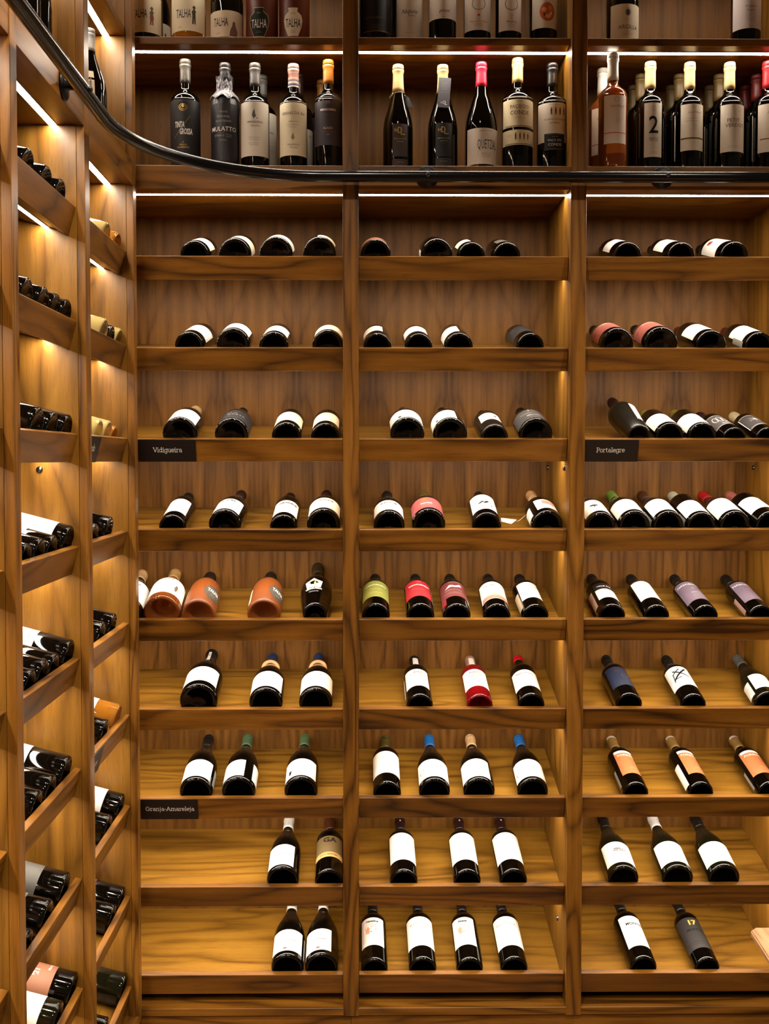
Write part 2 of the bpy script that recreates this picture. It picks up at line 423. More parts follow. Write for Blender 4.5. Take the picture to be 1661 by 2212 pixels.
# ------------------------------------------------------------------ rows of bottles
BAYN = {'A': 'left bay', 'B': 'middle bay', 'C': 'right bay', 'L2': 'corner side bay', 'L1': 'outer side bay'}
ORD = ['first', 'second', 'third', 'fourth', 'fifth', 'sixth', 'seventh']
UM = {b: Matrix.Identity(4) for b in 'ABC'}; UM['L1'] = UM['L2'] = ML
def lying(bay, row, k, look, base, capx=None, R=None, y=None, **kw):
    """base: (left,right) pixels of the foot on the back wall's shelves, or u centre for side bays"""
    H = kw.get('H', .295); kind = kw.get('kind', 'bordeaux')
    Um = UM[bay]
    if bay in 'ABC':
        foot = {'jug': .75, 'taper': .76}.get(kind, 1.)
        xc = (base[0]+base[1])/2; rf = (base[1]-base[0])/2*2.855/F; RR = R or rf/foot
    else:
        RR = R or .039; foot = {'jug': .75, 'taper': .76}.get(kind, 1.); xc = None
    RR = round(RR*2000)/2000
    lift = kw.pop('lift', 0.)
    def frame(u, phi):
        s = RR*abs(math.sin(phi))*foot+.0015
        p = floor0(row)+D_*s+N_*(RR+.0006)+Vector((u, 0, 0))
        ax = (D_*math.cos(phi)+Vector((math.sin(phi), 0, 0)))
        # keep the widest part on the board: feet narrower than the belly tip forward a little
        return p, ax
    phi = kw.pop('phi', 0.)
    if bay in 'ABC':
        u = (xc-775)/782
        for _ in range(12):
            p, ax = frame(u, phi)
            if capx is not None:
                lo, hi = -.5, .5
                for _2 in range(24):
                    mdl = (lo+hi)/2; p, ax = frame(u, mdl)
                    if proj(p+ax*H*.97)[0] < capx: lo = mdl
                    else: hi = mdl
                phi = (lo+hi)/2; p, ax = frame(u, phi)
            u += (xc-proj(p)[0])/782*1.02
        p, ax = frame(u, phi)
    else:
        p, ax = frame(base, phi)
    if lift: ax = (ax+N_*lift).normalized(); p = p+N_*abs(lift)*0
    xv = Vector((ax.z*N_.y-ax.y*N_.z, 0, 0))
    Z = ax.normalized(); Yv = -(N_-Z*N_.dot(Z)).normalized(); X = Yv.cross(Z)
    tone = lambda c: c if min(c) > 150 else tuple(int(v*.86) for v in c)
    fat = lambda it: it if it[0] != 't' else (it[0], it[1], it[2]*(1.25 if it[2] < .012 else 1.))+it[3:6]+(dict(it[6], bold=it[6].get('bold', 0)+(.035 if max(it[5]) < 160 else .008)),)
    if 'labels' in kw: kw['labels'] = [(l[0], l[1], l[2], l[3], tone(l[4]), [fat(q) for q in l[5]], l[6]) for l in kw['labels']]
    M = Um @ (Matrix.Translation(p) @ Matrix((X, Yv, Z)).transposed().to_4x4())
    kw.pop('kind', None); kw.pop('H', None)
    lab = '%s, %s on %s sloped shelf, %s' % (look, ORD[k], (ORD+['eighth', 'ninth'])[row], BAYN[bay])
    return make_bottle(M, lab, 'wine bottles lying on the sloped shelves', kind=kind, R=RR, H=H, **kw)
def standing(bay, z, look, xs, v, where, spin=0, H=.30, kind='bordeaux', R=None, y=None, **kw):
    if bay in 'ABC':
        d = 2.8+v; xc = (xs[0]+xs[1])/2; RR = R or (xs[1]-xs[0])/2*d/F
        X = onY(xc, 990 if z < 2.6 else 990, v).x
        zz = z
        for _ in range(4): X += (xc-proj((X, v, z+.1))[0])*d/F
        M = Matrix.Translation((X, v, z+.0004)) @ Matrix.Rotation(math.radians(spin), 4, 'Z')
    else:
        RR = R or .038; M = UM[bay] @ Matrix.Translation((xs, v, z+.0004)) @ Matrix.Rotation(math.radians(spin), 4, 'Z')
    return make_bottle(M, look+where, 'wine bottles standing on the flat shelves', kind=kind, R=RR, H=H, **kw)
def L(t0, t1, c=0, h=66, col=WHT, *items, **kw): return (t0, t1, c, h, col, list(items), kw)
T = lambda s, size, x, t, col=INK, **k: ('t', s, size, x, t, col, k)
CREAM = (222, 206, 176); TANF = (196, 158, 112); BUR = dict(kind='burgundy', H=.295); CHP = dict(kind='champagne', H=.305)
DKR = (34, 12, 12); BLKC = (16, 15, 15)
def row(bay, r, lst):
    for k, (look, base, cap, kw) in enumerate(lst):
        kw = dict(kw); cc = kw.pop('cc', BLKC)
        lying(bay, r, k, look, base, cap, **dict(kw, cap=cc))
# ---- left back bay
row('A', 0, [
 ('dark bottle, cream label', (389.3, 450.7), None, dict(labels=[L(.035, .13, 15, 62, WHT, ('small', -.01, .11, .03, 4, GREY))])),
 ('dark bottle, cream printed label', (473.6, 540), None, dict(labels=[L(.03, .125, 30, 70, CREAM, ('small', .0, .11, .04, 5, GREY))])),
 ('wide dark bottle, sliver of white label', (561, 630.7), None, dict(labels=[L(.012, .10, 25, 62, WHT)], **BUR)),
 ('wide dark bottle, label barely showing', (655.4, 725), None, dict(labels=[L(.012, .09, 30, 38, CREAM)], **BUR))])
row('A', 1, [
 ('dark bottle, white label with curved red lettering', (377, 439), None, dict(phi=.05, labels=[L(.04, .14, 18, 66, WHT, T('MOREIRA', .008, .01, .125, (150, 50, 40)), ('small', .015, .105, .035, 6, GREY))])),
 ('wide dark bottle, plain white label', (468, 538), None, dict(labels=[L(.02, .105, 8, 60, WHT)], **BUR)),
 ('dark bottle, white label with faint lettering', (560, 622), None, dict(labels=[L(.03, .13, 5, 58, WHT, T('A TOURA', .008, .005, .112, GREY))])),
 ('dark bottle, cream label, beside the post', (675, 741), None, dict(labels=[L(.02, .11, 5, 66, CREAM, ('small', .0, .1, .04, 4, GREY))], **BUR))])
row('A', 2, [
 ('wide bottle, white label, beige capsule', (351, 424.5), 422.7, dict(cc=TANF, labels=[L(.012, .11, 2, 60, WHT, ('small', .0, .1, .03, 3, PALE))], **CHP)),
 ('wide bottle, black label with pale script', (464, 536), 524, dict(cc=BLKC, labels=[L(.012, .11, 6, 80, (26, 24, 26), T('H O R T A', .0085, .004, .055, PALE), T('D O   V I', .006, -.01, .075, PALE), ('small', .0, .10, .03, 2, PALE))], **BUR)),
 ('dark bottle, cream label with light script, third', (587, 650), None, dict(labels=[L(.035, .14, 5, 68, CREAM, T('MINGORRA', .0065, .006, .115, GREY)), L(.03, .13, -110, 40, CREAM)])),
 ('dark bottle, cream label with light script, by post', (672, 733.6), None, dict(labels=[L(.035, .14, -2, 68, CREAM, T('MINGORRA', .0065, -.004, .115, GREY))]))])
row('A', 3, [
 ('dark bottle, white label with small logo', (343, 401), 407, dict(labels=[L(.04, .155, -2, 56, WHT, T('P', .011, -.012, .14, INK), ('small', .01, .13, .018, 5, PALE))])),
 ('wide bottle, white label with big black letters', (450, 520), 521, dict(cc=DKR, labels=[L(.015, .105, -4, 60, WHT, T('A/ZAI', .018, -.002, .09, INK, bold=.01))], **BUR)),
 ('dark bottle, white label with curved black lettering', (583, 641), 627, dict(cc=DKR, labels=[L(.03, .14, 4, 62, WHT, T('HERDADE', .0045, .002, .127, GREY), T('GRANDE', .011, .004, .115, INK), ('small', .02, .055, .01, 3, GREY))])),
 ('wide bottle, cream label with curved black lettering', (663, 734.5), 705, dict(cc=DKR, labels=[L(.018, .11, 3, 70, (236, 222, 196), T('HERDADE', .0045, .0, .102, GREY), T('GRANDE', .0125, .0, .089, INK), ('small', .0, .075, .03, 3, GREY))], **BUR))])
row('A', 4, [
 ('dark bottle half behind side wall, white label', (236, 307), 306, dict(cc=TANF, labels=[L(.02, .15, 10, 70, WHT, T('HA', .012, .012, .12, INK), ('small', .03, .06, .012, 6, (150, 110, 70)))], **CHP)),
 ('orange wine bottle, white label, wood-tone capsule', (310, 388), 378, dict(kind='champagne', H=.30, glass=ROSE, cc=(176, 136, 84), labels=[L(.035, .15, 8, 75, WHT, T('TALHA', .022, -.006, .135, GREY, sx=.6), ('p', [(.024, .06), (.03, .058), (.034, .085), (.03, .1), (.026, .1), (.022, .08)], (90, 80, 60)), ('small', .03, .05, .014, 3, GREY))])),
 ('terracotta bottle with grey urn emblem, beside orange bottle', (393, 463.6), 454, dict(kind='clay', H=.29, glass=CLAY, cc=(30, 20, 16), labels=[L(.03, .12, 48, 40, (84, 78, 70), T('TALHA', .028, .0, .088, WHT, sx=.45, bold=.01), ('small', .0, .065, .025, 5, PALE), shape=[(-.02, .12), (.02, .12), (.016, .112), (.03, .095), (.03, .07), (.014, .035), (-.014, .035), (-.03, .07), (-.03, .095), (-.016, .112)], name='emblem'), L(.02, .12, -90, 30, CREAM)])),
 ('terracotta bottle with grey urn emblem, standing apart', (534, 605), 585, dict(kind='clay', H=.29, glass=CLAY, cc=(30, 20, 16), labels=[L(.03, .12, 50, 40, (84, 78, 70), T('TALHA', .028, .0, .088, WHT, sx=.45, bold=.01), ('small', .0, .065, .025, 5, PALE), shape=[(-.02, .12), (.02, .12), (.016, .112), (.03, .095), (.03, .07), (.014, .035), (-.014, .035), (-.03, .07), (-.03, .095), (-.016, .112)], name='emblem'), L(.02, .12, -80, 25, CREAM)])),
 ('bulbous black jug bottle with house-shaped white label', (654, 707), 687, dict(kind='jug', H=.32, lift=.06, cc=(46, 34, 16), glass=GLASS, labels=[L(.06, .145, -8, 30, WHT, ('o', 0, .115, .014, .014, .0014, (120, 130, 60)), ('p', [(.001, .105), (.007, .112), (.006, .126), (.001, .119)], (150, 170, 80)), T('VIDIGUEIRA', .0078, .0, .083, WHT, bold=.02), ('r', 0, .083, .047, .011, (20, 18, 16)), ('small', .0, .07, .04, 2, WHT), shape=[(-.021, .09), (.021, .09), (.026, .128), (.012, .133), (0, .146), (-.012, .133), (-.026, .128)])]))])
row('A', 5, [
 ('wide sparkling bottle, white label, white neck strip', (388, 469), 457.6, dict(kind='champagne', H=.305, cc=BLKC, labels=[L(.03, .115, -2, 62, WHT, ('small', .012, .1, .02, 4, PALE)), L(.215, .285, -4, 14, WHT, ('d', 0, .262, .006, .007, PALE), ('p', [(-.002, .258), (.002, .258), (0, .265)], INK), name='neck_strip')])),
 ('dark bottle, navy capsule, tilted wooden neck ring', (538, 610), 589, dict(cc=(30, 42, 74), capmat=None, labels=[L(.018, .108, -4, 68, WHT, T('ROCIM', .009, .004, .088, PALE))], kind='burgundy', H=.295)),
 ('dark bottle, navy capsule, level wooden neck ring', (645.7, 718), 689, dict(cc=(30, 42, 74), labels=[L(.018, .108, 2, 72, (240, 232, 216), T('ROCIM', .009, -.002, .088, PALE))], kind='burgundy', H=.295))])
row('A', 6, [
 ('dark bottle, black capsule, white label', (387.5, 458), 450.7, dict(labels=[L(.015, .10, -6, 62, WHT, ('small', -.008, .085, .018, 3, PALE)), L(.015, .09, 95, 24, PALE)], **BUR)),
 ('dark bottle, green capsule, two white labels', (479, 551), 535, dict(cc=(70, 96, 66), labels=[L(.014, .095, -30, 48, WHT), L(.014, .095, 84, 34, WHT, ('small', .0, .06, .02, 8, GREY))], **BUR)),
 ('dark bottle, green capsule, white label with dark corner', (614, 686), 658.7, dict(cc=(74, 98, 64), labels=[L(.014, .10, -6, 66, WHT, ('p', [(-.034, .03), (-.026, .03), (-.024, .05), (-.034, .05)], (30, 28, 26)), ('line', -.022, .02, -.022, .058, .001, (110, 104, 70)))], **BUR))])
row('A', 7, [
 ('dark bottle, white capsule with black script, white label', (575.6, 645.7), 624.7, dict(cc=(206, 204, 200), capart=[T('Jose de', .006, .002, .25, INK, shear=.3, rot=1.5)], labels=[L(.014, .105, -14, 54, WHT, T('Jose Piteira', .0085, .004, .062, (120, 118, 120)), ('small', -.03, .07, .01, 5, PALE))], **BUR)),
 ('dark bottle, brown label with big GA lettering', (680, 741), 713.5, dict(cc=(70, 32, 16), labels=[L(.07, .16, -2, 70, (112, 92, 58), T('GA', .028, .002, .14, (30, 18, 12)), ('small', 0, .118, .04, 2, (70, 50, 30))), L(.062, .084, -2, 70, (206, 168, 100), T('D.O.C. ALENTEJO', .0055, .0, .073, (70, 30, 20)), name='label_band')]))])
row('A', 8, [
 ('dark bottle, white capsule, white label, touching its neighbour', (585, 655), 632, dict(cc=(206, 204, 200), capart=[T('Jose de', .006, .0, .25, INK, shear=.3, rot=1.5)], labels=[L(.02, .105, -4, 64, WHT, T('Jose Piteira', .0085, .004, .064, (120, 118, 120)), ('d', -.004, .03, .006, .004, (110, 84, 80))), L(.02, .1, 100, 24, (230, 230, 232), ('small', 0, .07, .02, 5, PALE))], **BUR)),
 ('dark bottle, white capsule, white label, nearer the post', (658.7, 730), 699, dict(cc=(206, 204, 200), capart=[T('Jose de', .006, .0, .25, INK, shear=.3, rot=1.5)], labels=[L(.02, .105, -18, 54, WHT, T('Jose Piteira', .0085, .004, .064, (120, 118, 120)), ('d', .004, .03, .006, .004, (110, 84, 80)))], **BUR))])
# ---- middle back bay
row('B', 0, [
 ('dark bottle, thin rust label edge', (779, 844.4), None, dict(labels=[L(.01, .09, -8, 55, (150, 92, 66))], **BUR)),
 ('wide dark bottle, no label showing', (910, 977), None, dict(labels=[L(.02, .10, -100, 22, WHT)], **BUR)),
 ('dark bottle, narrow cream label', (989.3, 1048), None, dict(labels=[L(.05, .14, -30, 34, CREAM)])),
 ('dark bottle, dim grey label', (1065.5, 1124.4), None, dict(labels=[L(.05, .13, -4, 30, (96, 88, 80))]))])
row('B', 1, [
 ('dark bottle, white label with orange drawing', (785.4, 845), None, dict(labels=[L(.055, .15, -26, 50, WHT, ('o', -.004, .12, .018, .014, .002, (186, 92, 66)), ('o', .006, .11, .012, .009, .0015, (186, 92, 66)), ('d', -.012, .095, .006, .005, (190, 110, 80)))])),
 ('dark bottle, white label with faint round drawing', (875, 934), None, dict(labels=[L(.05, .15, -14, 58, WHT, ('o', .0, .12, .02, .012, .0014, PALE), ('o', .008, .115, .01, .007, .001, PALE))])),
 ('dark bottle, white label with curved grey text', (961, 1021.5), None, dict(labels=[L(.035, .135, -42, 48, WHT, T('VIDEIRA', .0075, -.006, .105, GREY)), L(.04, .12, 70, 14, WHT)])),
 ('all-black bottle with glossy black label', (1116, 1176), None, dict(phi=-.04, labels=[L(.05, .15, -25, 60, (34, 32, 33), T('EA', .012, -.015, .12, (90, 84, 80)), ('line', -.03, .09, .03, .09, .0012, (80, 74, 70)))]))])
row('B', 2, [
 ('wide bottle, white label with small black patch', (843, 917), None, dict(labels=[L(.012, .105, -4, 72, WHT, ('r', -.018, .03, .009, .018, (50, 44, 44)))], **BUR)),
 ('wide bottle, white label ending right of centre', (936.5, 1009), None, dict(labels=[L(.012, .105, -34, 58, WHT, ('r', -.012, .03, .007, .016, (60, 54, 50))), L(.012, .09, 72, 14, PALE)], **BUR)),
 ('satin bottle, short white label with dark crest', (1039, 1097.7), None, dict(glass=GLASSM, labels=[L(.07, .15, -2, 48, WHT, ('r', .004, .125, .02, .014, (176, 160, 150)), ('r', .015, .11, .006, .022, (60, 36, 34)))])),
 ('wide bottle, grey label with white lettering', (1122, 1194), 1125, dict(labels=[L(.012, .12, -10, 74, (70, 66, 64), T('HERDADE', .0065, .006, .05, WHT), ('line', -.03, .08, .004, .075, .0012, WHT), ('line', .0, .10, .0, .115, .0014, WHT), ('small', .0, .036, .04, 2, PALE))], **BUR))])
row('B', 3, [
 ('wide dark bottle, white label with large spaced letters', (807, 874), 836, dict(labels=[L(.018, .105, 0, 72, WHT, T('INATUS', .0135, .0, .082, INK, sx=1.05), ('r', -.0355, .075, .001, .024, INK))], **BUR)),
 ('wide bottle, pink-red label with white lettering', (891, 962), 914, dict(cc=(98, 78, 34), labels=[L(.018, .115, -6, 72, (176, 84, 84), T('ROVEIS', .0085, .0, .06, WHT, bold=.02), ('p', [(-.02, .085), (-.002, .108), (.006, .098), (-.008, .08)], (130, 96, 40)), ('small', 0, .045, .045, 2, (230, 190, 190)))], **BUR)),
 ('dark bottle, long white label with black n script', (1020, 1083), 1034, dict(labels=[L(.04, .175, -4, 58, WHT, T('n', .042, -.006, .105, INK, shear=.6, sx=1.3), T(',', .03, .022, .08, INK))])),
 ('dark bottle, beige neck, paper tag on string', (1149, 1216.5), 1147, dict(cc=(186, 140, 96), labels=[L(.03, .11, 12, 46, WHT, ('r', .004, .085, .036, .034, (172, 118, 104)), T('AS', .012, .012, .082, WHT), ('line', -.02, .06, .026, .06, .001, GREY)), L(.02, .09, -78, 20, WHT, ('small', 0, .07, .012, 6, (170, 90, 80)))], **BUR))])
row('B', 4, [
 ('dark bottle, olive green label', (781.5, 842), 810.6, dict(labels=[L(.055, .175, 0, 72, (138, 138, 62), T('CANTANDO', .0095, .0, .142, (220, 222, 190), bold=.01), ('small', 0, .115, .05, 3, (190, 190, 130)), ('small', 0, .09, .05, 3, (190, 190, 130)))])),
 ('dark bottle, bright red label', (878, 938.6), 897, dict(labels=[L(.06, .178, -2, 66, (176, 36, 44), T('CANTANDO', .0095, .006, .142, (240, 220, 210), bold=.01), T('2020', .005, .004, .165, (220, 160, 150)), ('small', 0, .115, .045, 3, (220, 120, 120))), L(.06, .15, 92, 20, CREAM)])),
 ('dark bottle, maroon label with white brush strokes', (957, 1017), 971.5, dict(labels=[L(.06, .172, -4, 72, (116, 50, 52), ('p', [(-.026, .12), (-.01, .145), (.008, .137), (.02, .15), (.026, .137), (.008, .127), (-.006, .131)], WHT), T('HERDADE DE', .0045, .004, .163, PALE), T('TOURIGA DE FAMILIA', .0045, .0, .108, PALE), ('line', -.034, .09, .034, .09, .001, PALE), ('small', 0, .084, .06, 2, PALE)), L(.02, .06, -60, 16, (150, 30, 36)), L(.03, .07, 66, 12, PALE)])),
 ('dark bottle, white label fading to pink', (1044, 1103), 1054, dict(labels=[L(.045, .17, 0, 72, WHT, ('r', 0, .058, .088, .024, (196, 112, 100)), ('p', [(-.044, .07), (.044, .07), (.0, .09), (-.03, .078)], (226, 168, 132)), ('line', -.03, .05, .02, .08, .0008, (150, 90, 80)), ('line', .02, .05, -.02, .085, .0008, (150, 90, 80)), T('marcolino', .0075, -.01, .143, GREY), ('o', .022, .155, .013, .012, .0009, INK))])),
 ('dark bottle, white label, black circle at corner', (1127.5, 1186), 1122, dict(labels=[L(.055, .17, 0, 50, WHT, ('o', .018, .152, .013, .013, .0009, INK), ('r', -.012, .11, .0008, .03, PALE), ('r', .016, .11, .0008, .03, PALE), ('line', -.03, .058, .03, .058, .002, (130, 110, 80))), L(.02, .12, -74, 18, (190, 168, 140))]))])
row('B', 5, [
 ('dark bottle, white neck strip, bracketed white label', (878, 935.6), 895, dict(cc=BLKC, labels=[L(.055, .158, -6, 60, WHT, T('BARAO', .0085, .01, .138, GREY), T('DO HOSPI', .007, .012, .124, GREY), ('r', -.016, .131, .001, .026, INK)), L(.235, .29, 8, 34, WHT, name='neck_strip'), L(.03, .14, -86, 10, WHT)])),
 ('cherry-red wine bottle, bracketed white label', (1008, 1065), 1014.8, dict(glass=CHERRY, cc=(150, 110, 96), labels=[L(.055, .158, -4, 66, WHT, T('BARAO', .0085, .002, .138, GREY), T('DO HOSPI', .007, .002, .124, GREY), ('r', -.024, .131, .001, .026, INK), ('r', .026, .131, .001, .026, INK)), L(.235, .29, 8, 34, WHT, name='neck_strip')])),
 ('dark bottle, bright red wax cap, white label', (1118.6, 1177), 1119, dict(cc=(180, 10, 22), capf=.9, labels=[L(.05, .15, -6, 68, WHT, T('Reserva Tinto', .0075, .0, .13, GREY, shear=.3))]))])
row('B', 6, [
 ('dark bottle, olive capsule, white label', (806, 866.5), 831.8, dict(cc=(72, 64, 24), labels=[L(.05, .165, -2, 74, WHT, T('ALTO', .0075, .0, .132, PALE))])),
 ('dark bottle, blue capsule, faint ink swirl', (905, 972.4), 926.7, dict(cc=(28, 98, 168), labels=[L(.016, .105, -2, 74, WHT, ('o', -.036, .055, .009, .013, .0016, GREY), ('o', -.038, .05, .005, .008, .0012, GREY), ('line', -.04, .075, -.034, .085, .001, GREY))], **BUR)),
 ('dark bottle, beige capsule, plain white label', (1001, 1069.5), 1015.7, dict(cc=(204, 164, 118), labels=[L(.014, .105, -16, 64, WHT, T('4E', .008, -.006, .08, PALE)), L(.02, .09, 100, 20, (190, 150, 120))], **BUR)),
 ('blue-capped dark bottle near side panel', (1117.6, 1184.6), 1120.7, dict(cc=(28, 98, 168), labels=[L(.016, .105, -4, 72, WHT, ('o', -.036, .05, .009, .014, .0016, GREY), ('o', -.038, .045, .005, .008, .0012, GREY))], **BUR))])
row('B', 7, [
 ('black-capped bottle with long blank white label', (842, 902.7), 863.7, dict(cc=DKR, capart=[('p', [(-.004, .268), (.004, .268), (.006, .276), (0, .273), (-.006, .276)], WHT)], labels=[L(.05, .175, 2, 68, WHT, T('HATO', .007, .01, .125, PALE))])),
 ('black-capped bottle, blank white label, slightly turned left', (979.5, 1039), 990, dict(cc=DKR, capart=[('p', [(-.0, .268), (.008, .268), (.01, .276), (.004, .273), (-.002, .276)], WHT)], labels=[L(.05, .175, -4, 70, WHT)])),
 ('black-capped bottle, blank white label, nearest the side panel', (1079, 1139.8), 1079, dict(cc=DKR, capart=[('p', [(.002, .268), (.01, .268), (.012, .276), (.006, .273), (.0, .276)], WHT)], labels=[L(.05, .175, -4, 70, WHT)]))])
_face = lambda dx: [('o', dx-.004, .128, .017, .017, .0016, (196, 110, 84)), ('d', dx-.012, .123, .006, .009, (206, 130, 100)), ('o', dx+.0, .135, .004, .003, .0012, (90, 50, 40)), ('o', dx-.011, .133, .003, .003, .001, (90, 50, 40)), ('line', dx-.003, .132, dx-.001, .12, .001, (150, 90, 70)), ('d', dx-.002, .112, .002, .002, (60, 50, 50)), ('line', dx-.012, .108, dx+.008, .106, .001, (150, 90, 70)), ('p', [(dx-.02, .108), (dx-.008, .104), (dx-.006, .116), (dx-.018, .12)], (210, 140, 110))]
row('B', 8, [
 ('orange sketched face label, beside post', (780, 838), 804.6, dict(labels=[L(.058, .172, -8, 58, WHT, T('Natalina', .009, .0, .156, INK, shear=.3), *_face(0.))])),
 ('dark bottle, white label with spaced grey letters', (883, 943.5), 900.6, dict(labels=[L(.052, .172, -2, 72, WHT, T('ROCHA', .0105, .0, .142, PALE, sx=1.4), ('line', -.004, .115, .006, .118, .001, GREY))])),
 ('orange sketched face label, between plain labels', (986, 1044), 994.6, dict(labels=[L(.058, .172, -14, 56, WHT, T('Picasa', .009, .0, .156, INK, shear=.3), *_face(.004)), L(.03, .12, 84, 8, PALE)])),
 ('spaced grey letters on white label, near side panel', (1080.8, 1141), 1080, dict(labels=[L(.052, .172, -3, 72, WHT, T('ROCHA', .0105, -.002, .142, PALE, sx=1.4), ('line', .0, .115, .01, .118, .001, GREY))]))])
# ---- right back bay
row('C', 0, [
 ('dark bottle, white label square across its left side', (1326, 1386), None, dict(labels=[L(.06, .14, -34, 46, WHT, ('d', .006, .135, .008, .003, (90, 40, 36)))])),
 ('dark bottle, bright white label, dark emblem', (1441.7, 1501.5), None, dict(labels=[L(.055, .15, -32, 46, WHT, ('d', .01, .145, .008, .003, (90, 60, 30)))])),
 ('dark bottle, white label with dark red seal', (1556, 1617), None, dict(labels=[L(.045, .16, -36, 62, WHT, ('d', -.006, .13, .009, .013, (134, 34, 34)), ('o', -.006, .13, .006, .008, .001, (220, 180, 160)), ('small', .004, .1, .014, 3, GREY))]))])
row('C', 1, [
 ('dark bottle, salmon label, nearer the post', (1298, 1368.7), 1284, dict(labels=[L(.03, .12, -30, 64, (160, 86, 74), T('CEBO', .013, .01, .105, (222, 200, 180)), ('r', -.034, .085, .01, .006, (70, 36, 32)), ('line', -.03, .045, .03, .045, .0016, (90, 40, 36)))], **BUR)),
 ('dark bottle, salmon label with cream lettering, second one', (1391, 1464), 1373, dict(labels=[L(.03, .12, -30, 64, (160, 86, 74), T('CEBO', .013, .01, .105, (222, 200, 180)), ('r', -.034, .085, .01, .006, (70, 36, 32)), ('line', -.03, .045, .03, .045, .0016, (90, 40, 36)))], **BUR)),
 ('dark bottle, dark red capsule, white label', (1503, 1569), 1467, dict(cc=(80, 24, 20), labels=[L(.035, .135, -26, 50, WHT, ('small', .0, .115, .006, 2, INK))])),
 ('dark bottle, white label, peeling corner', (1609, 1671), 1568, dict(cc=(80, 24, 20), labels=[L(.03, .14, -24, 56, WHT, ('small', .0, .115, .006, 2, INK)), L(.02, .1, -86, 12, PALE)]))])
row('C', 2, [
 ('tapered bottle propped up steeply, dark, narrow white label', (1355, 1404.5), 1321, dict(kind='taper', H=.29, R=.043, glass=GLASSM, cc=DKR, lift=.13, labels=[L(.05, .16, 28, 16, WHT)])),
 ('dark bottle, yellow-green cap, shield-shaped white label', (1416.5, 1478), 1391, dict(R=.0405, cc=(118, 104, 38), labels=[L(.02, .12, -12, 62, WHT, T('HERDADE DA', .006, .0, .1, GREY), ('line', -.03, .03, -.016, .022, .0008, INK))])),
 ('dark bottle, yellow-green cap, wide white label', (1486, 1548), 1457, dict(R=.0405, cc=(118, 104, 38), labels=[L(.015, .12, -14, 66, WHT, T('HERDADE DO', .006, .0, .105, GREY))])),
 ('dark bottle, grey label, white line drawing', (1560, 1612), 1512, dict(cc=DKR, labels=[L(.05, .155, -12, 60, (78, 72, 72), ('line', -.034, .052, .034, .052, .002, WHT), ('line', -.034, .152, .034, .152, .002, WHT), ('o', -.012, .11, .008, .02, .002, WHT), ('o', .0, .108, .008, .024, .002, WHT), ('o', .012, .105, .008, .02, .002, WHT), T('MAMORE', .007, .012, .066, WHT))])),
 ('dark bottle, dark label with white starburst and frame', (1632, 1684), 1586, dict(cc=(196, 180, 140), labels=[L(.045, .16, -8, 54, (70, 66, 66), ('line', -.03, .052, .03, .052, .0022, WHT), ('line', -.032, .157, .032, .157, .0022, WHT), ('line', -.0345, .05, -.0345, .158, .0022, WHT), ('line', -.014, .1, .022, .12, .001, WHT), ('line', -.01, .125, .018, .095, .001, WHT), ('line', .004, .135, .004, .09, .001, WHT), ('d', .004, .112, .005, .005, WHT))]))])
row('C', 3, [
 ('dark bottle, white label with black tree', (1266, 1330), None, dict(labels=[L(.02, .12, -4, 66, (240, 234, 222), ('d', -.004, .07, .013, .006, INK), ('r', -.004, .06, .003, .012, INK))], **BUR)),
 ('dark bottle, olive green cap, white label', (1337.6, 1404), 1320, dict(cc=(92, 122, 46), labels=[L(.02, .115, -6, 72, WHT, ('small', -.034, .06, .012, 7, (150, 120, 80)))], kind='burgundy', H=.295)),
 ('dark bottle, dull brown capsule, white label with scribbles', (1411, 1477), 1387, dict(cc=(60, 32, 14), labels=[L(.02, .12, -8, 56, WHT, ('line', -.012, .075, -.004, .08, .0016, GREY), ('line', .002, .082, .01, .078, .0014, GREY), ('line', -.006, .066, .012, .064, .0012, GREY)), L(.02, .1, -92, 16, PALE)], **BUR)),
 ('dark bottle, silver-grey cap, white label', (1483.7, 1546.6), 1453.7, dict(cc=(166, 160, 140), labels=[L(.02, .12, -12, 54, WHT), L(.02, .08, -86, 14, PALE)])),
 ('dark bottle, red cap, white label with small script', (1555, 1621), 1518.7, dict(cc=(150, 20, 20), labels=[L(.02, .13, -8, 68, WHT, T('Alma Vitis', .007, -.004, .08, GREY, shear=.3), ('line', .002, .1, .002, .11, .001, GREY))], **BUR)),
 ('dark bottle, dusty pink cap, white label, cut off', (1631.6, 1697), 1578, dict(cc=(160, 92, 80), labels=[L(.045, .14, -8, 56, WHT, ('small', 0, .12, .006, 2, INK))]))])
row('C', 4, [
 ('dark bottle, black label top over white lower half', (1293, 1351), 1278.4, dict(labels=[L(.055, .118, 6, 50, WHT), L(.118, .16, 6, 50, (22, 16, 14), T('VALE DA', .009, -.002, .136, WHT), ('o', .012, .147, .006, .006, .001, (180, 40, 30)), name='label_band'), L(.03, .13, -76, 16, (196, 160, 140), ('small', 0, .1, .015, 6, GREY))])),
 ('dark bottle, long white label with small ring', (1390, 1446.5), 1363.4, dict(labels=[L(.058, .182, -2, 52, WHT, ('o', .004, .165, .009, .006, .001, INK))])),
 ('dark bottle, lilac-grey label, nearer the post', (1496, 1552), 1457.6, dict(labels=[L(.05, .18, -10, 62, (112, 96, 112), T('NASCEDUS', .011, .002, .158, (226, 218, 220)), T('M', .013, .008, .13, (160, 124, 84)), T('RESERVA', .006, .01, .1, PALE), ('small', .008, .085, .03, 2, PALE))])),
 ('dark bottle, lilac-grey label, cut off at right', (1615.6, 1671), 1568, dict(labels=[L(.05, .18, -2, 50, (112, 96, 112), T('NASCEDUS', .011, .006, .158, (226, 218, 220)), T('M', .013, .012, .13, (160, 124, 84)), ('small', .02, .1, .02, 2, PALE)), L(.02, .11, -84, 12, (170, 130, 120))]))])
